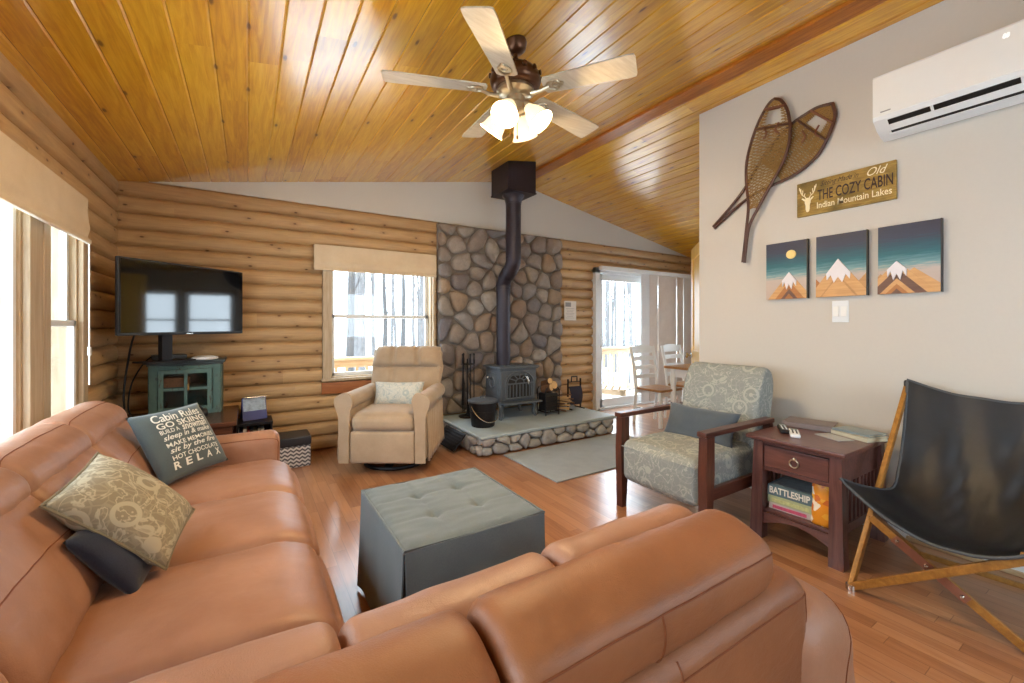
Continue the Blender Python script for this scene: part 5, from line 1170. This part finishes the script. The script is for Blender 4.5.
WOODS = [wood('maple_strip', C(222, 176, 120), C(196, 146, 90), 'Y', .5), wood('brown_strip', C(122, 88, 72), C(98, 68, 56), 'Y', .5), wood('tan_strip', C(204, 158, 104), C(176, 130, 80), 'Y', .5), wood('honey_strip', C(192, 130, 74), C(164, 106, 56), 'Y', .5)]
M_snowcap = plain('white_snowcap', C(232, 228, 232), .6, 0, .3, .03); M_moon = plain('yellow_moon_disc', C(232, 206, 130), .5)
def panel(label, yl, yr, peak, bands, cap, moon=None, extra=()):
    W = yl - yr; H = .405; zc = 1.638; r = thing('wall_art_panel', label, 'wall art', (XR - .016, (yl + yr) / 2, zc), 0, 'three wooden mountain panels'); f = lambda x, y, d: Vector((XR - .0305 - d, yl - x * W, zc - H / 2 + y * H))
    mb = MB(); mb.box((XR - .016, (yl + yr) / 2, zc), (.029, W, H), .001); obj('board', mb, M_sky, r, 38, True)
    mb = MB(); mb.box((XR - .017, yr - .0025, zc), (.031, .005, H + .002)); obj('edge', mb, M_plastic, r, 38, True)
    def strip(poly, m, d, nm):
        mb = MB(); n = len(poly); lo = [mb.bm.verts.new(f(x, y, 0)) for x, y in poly]; hi = [mb.bm.verts.new(f(x, y, d)) for x, y in poly]; mb.face(hi)
        for i in range(n): mb.face([lo[i], lo[(i + 1) % n], hi[(i + 1) % n], hi[i]])
        obj(nm, mb, m, r, 25, True)
    px, py, sl = peak; cl = lambda v: max(0., min(1., v))
    def tri(h): # big triangle clipped to the panel
        y = h; pts = []
        xl = px - (y - .0) / sl; xr_ = px + (y - .0) / sl
        if xl < 0: pts += [(0, 0), (0, y - px * sl)]
        else: pts += [(xl, 0)]
        pts.append((px, y))
        if xr_ > 1: pts += [(1, y - (1 - px) * sl), (1, 0)]
        else: pts += [(xr_, 0)]
        return pts
    for (ex, ey, es, em) in extra:
        a, b = max(0, ex - ey / es), min(1, ex + ey / es); strip([(a, max(0, ey - (ex - a) * es))] + [(ex, ey)] + [(b, max(0, ey - (b - ex) * es)), (b, 0), (a, 0)], em, .003, 'far_ridge')
    for i, (h, m) in enumerate(bands): strip(tri(h), m, .005 + .0025 * i, 'mountain_strip')
    c = cap; d = .005 + .0025 * len(bands); s = sl
    strip([(px, py), (px + c, py - c * s), (px + c * .95, py - c * s - .10), (px + c * .62, py - c * s - .02), (px + c * .35, py - c * s - .15), (px, py - c * s - .06), (px - c * .35, py - c * s - .15), (px - c * .62, py - c * s - .02), (px - c * .95, py - c * s - .10), (px - c, py - c * s)], M_snowcap, d, 'snow_cap')
    if moon: mb = MB(); mb.lathe([(0, .007), (moon[2], .007), (moon[2], 0)], Matrix.Translation(f(moon[0], moon[1], 0)) @ Matrix.Rotation(-PI / 2, 4, 'Y'), 26); obj('moon', mb, M_moon, r, 38, True)
    return r
panel('wooden mountain panel with a yellow moon, nearest the snowshoes', 1.627, 1.362, (.60, .46, .85), [(.46, WOODS[0]), (.30, WOODS[3]), (.17, WOODS[1]), (.09, WOODS[3])], .17, (.64, .77, .031))
panel('wooden mountain panel with a tall centred white peak above the wall switch', 1.305, 1.034, (.47, .60, .95), [(.60, WOODS[0]), (.36, WOODS[2]), (.32, WOODS[0])], .24, None, ((.0, .30, .8, WOODS[3]), (1., .34, .8, WOODS[2])))
panel('wooden mountain panel with dark brown stripes, nearest the air conditioner', .977, .704, (.33, .47, .75), [(.47, WOODS[0]), (.36, WOODS[1]), (.22, WOODS[0]), (.14, WOODS[3]), (.07, WOODS[1])], .16, None, ((.05, .30, .8, WOODS[2]), (.6, .36, .6, WOODS[0])))
sw = thing('wall_switch', 'white rectangular wall switch plate below the middle mountain panel', 'switch', (XR - .004, 1.178, 1.338))
mb = MB(); mb.box((0, 0, 0), (.007, .09, .14), .002); obj('plate', mb, M_vinyl, sw)
for y in (-.022, .022): mb = MB(); mb.box((-.006, y, 0), (.007, .032, .066), .0015, Matrix.Rotation(math.radians(4), 4, 'Y')); obj('rocker', mb, M_white, sw)

# ------------------------------------------------------------------ dining corner
M_seatw = wood('dining_honey_wood', C(190, 140, 84), C(150, 104, 58), 'X', .35)
dt = thing('dining_table', 'white dining table with honey wood top near the glass door', 'table', (5.0, 2.93, 0))
mb = MB(); mb.box((0, 0, .735), (1.34, .90, .03), .006); obj('table_top', mb, M_seatw, dt)
mb = MB()
for y in (-.38, .38): mb.box((0, y, .665), (1.16, .022, .10), .003)
for x in (-.58, .58): mb.box((x, 0, .665), (.022, .76, .10), .003)
obj('apron', mb, M_white, dt)
for x in (-.58, .58):
    for y in (-.38, .38): mb = MB(); mb.lathe([(0, 0), (.022, 0), (.026, .04), (.034, .30), (.03, .50), (.038, .56), (.038, .72), (0, .72)], Matrix.Translation((x, y, 0)), 18); obj('leg', mb, M_white, dt)
def dining_chair():
    r = thing('dining_chair', 'white ladder back chair with wooden seat at the dining table, nearest the stove', 'chair', (4.385, 3.50, 0), 0, 'white dining chairs')
    mb = MB(); mb.soft((0, 0, .45), (.42, .40, .03), .012, (0, 0, -.004), 8); obj('seat', mb, M_seatw, r, 40)
    for s in (-1, 1):
        mb = MB(); mb.bar((s * .17, -.165, 0), (s * .175, -.165, .435), .036, .036, .004); obj('front_leg', mb, M_white, r)
        mb = MB(); mb.tube([(s * .20, .225, 0), (s * .20, .185, .44), (s * .205, .215, .72), (s * .21, .265, .97)], .019, 10); obj('rear_post', mb, M_white, r)
    for z, h in ((.585, .05), (.70, .05), (.815, .055), (.925, .085)):
        y = .185 + (.03 * (z - .44) / .28 if z < .72 else .03 + .05 * (z - .72) / .25)
        def sl_(u, v, z=z, h=h, y=y): return Vector((-.20 + .40 * u, y + .03 * math.sin(PI * u), z + (v - .5) * h + (.02 * math.sin(PI * u) * v if z > .9 else 0))), Vector((0, 1, 0))
        mb = MB(); mb.sheet(sl_, 13, 4, .014); obj('back_slat', mb, M_white, r, 50)
    mb = MB()
    for s in (-1, 1): mb.bar((s * .175, -.165, .20), (s * .185, .205, .20), .02, .02, .002)
    mb.bar((-.175, 0, .20), (.175, 0, .20), .018, .02, .002); mb.box((0, -.165, .40), (.32, .02, .05), .002); mb.box((0, .185, .41), (.34, .02, .05), .002); obj('stretcher', mb, M_white, r); return r
ch = dining_chair(); c2 = dup(ch); c2.matrix_basis = Matrix.Translation((4.99, 3.50, 0)) @ Matrix.Rotation(math.radians(4), 4, 'Z'); c2['label'] = 'white ladder back chair behind the dining table, further from the stove'
M_curt = fabric('beige_sheer', C(226, 212, 200), C(208, 192, 178), 120); M_curw = fabric('white_panel_fabric', C(236, 234, 232), C(220, 218, 218), 120)
va = thing('vertical_blind', 'beige and white panel blinds hanging over the right half of the glass door', 'blinds', (5.6, YB - .12, 2.06))
mb = MB(); mb.box((-.17, 0, .02), (2.2, .07, .06), .004); obj('head_rail', mb, M_white, va)
for i, (x0, x1, m) in enumerate(((-.40, -.20, M_curw), (-.21, -.01, M_curt), (.0, .22, M_curt), (.23, .46, M_curt), (.47, .64, M_curt), (.65, .86, M_curw))):
    def pn(u, v, x0=x0, x1=x1): return Vector((x0 + (x1 - x0) * u, .004 * math.sin(u * 6.28 * .8 + x0 * 9), -2.02 + 2.02 * v)), Vector((0, -1, 0))
    mb = MB(); mb.sheet(pn, 15, 3, .004); obj('blind_panel', mb, m, va, 60)
dkc = thing('deck_chair', 'slatted wooden lounge chair on the snowy deck beyond the glass door', 'deck chair', (4.85, 5.15, -.1), 40)
mb = MB()
for s in (-.25, .25): mb.bar((s, -.5, .28), (s, .25, .32), .05, .07, .004); mb.bar((s, .2, .28), (s, .62, .85), .05, .06, .004); mb.bar((s, -.48, 0), (s, -.45, .32), .05, .05, .004); mb.bar((s, .25, 0), (s, .22, .32), .05, .05, .004)
obj('frame', mb, M_rail, dkc)
for q in range(7): mb = MB(); mb.box((0, -.46 + q * .11, .33), (.56, .085, .02), .003); obj('seat_slat', mb, M_rail, dkc)
for q in range(6): t = q / 5; mb = MB(); mb.bar((-.28, .27 + .34 * t, .40 + .44 * t), (.28, .27 + .34 * t, .40 + .44 * t), .02, .075, .003); obj('back_slat', mb, M_rail, dkc)
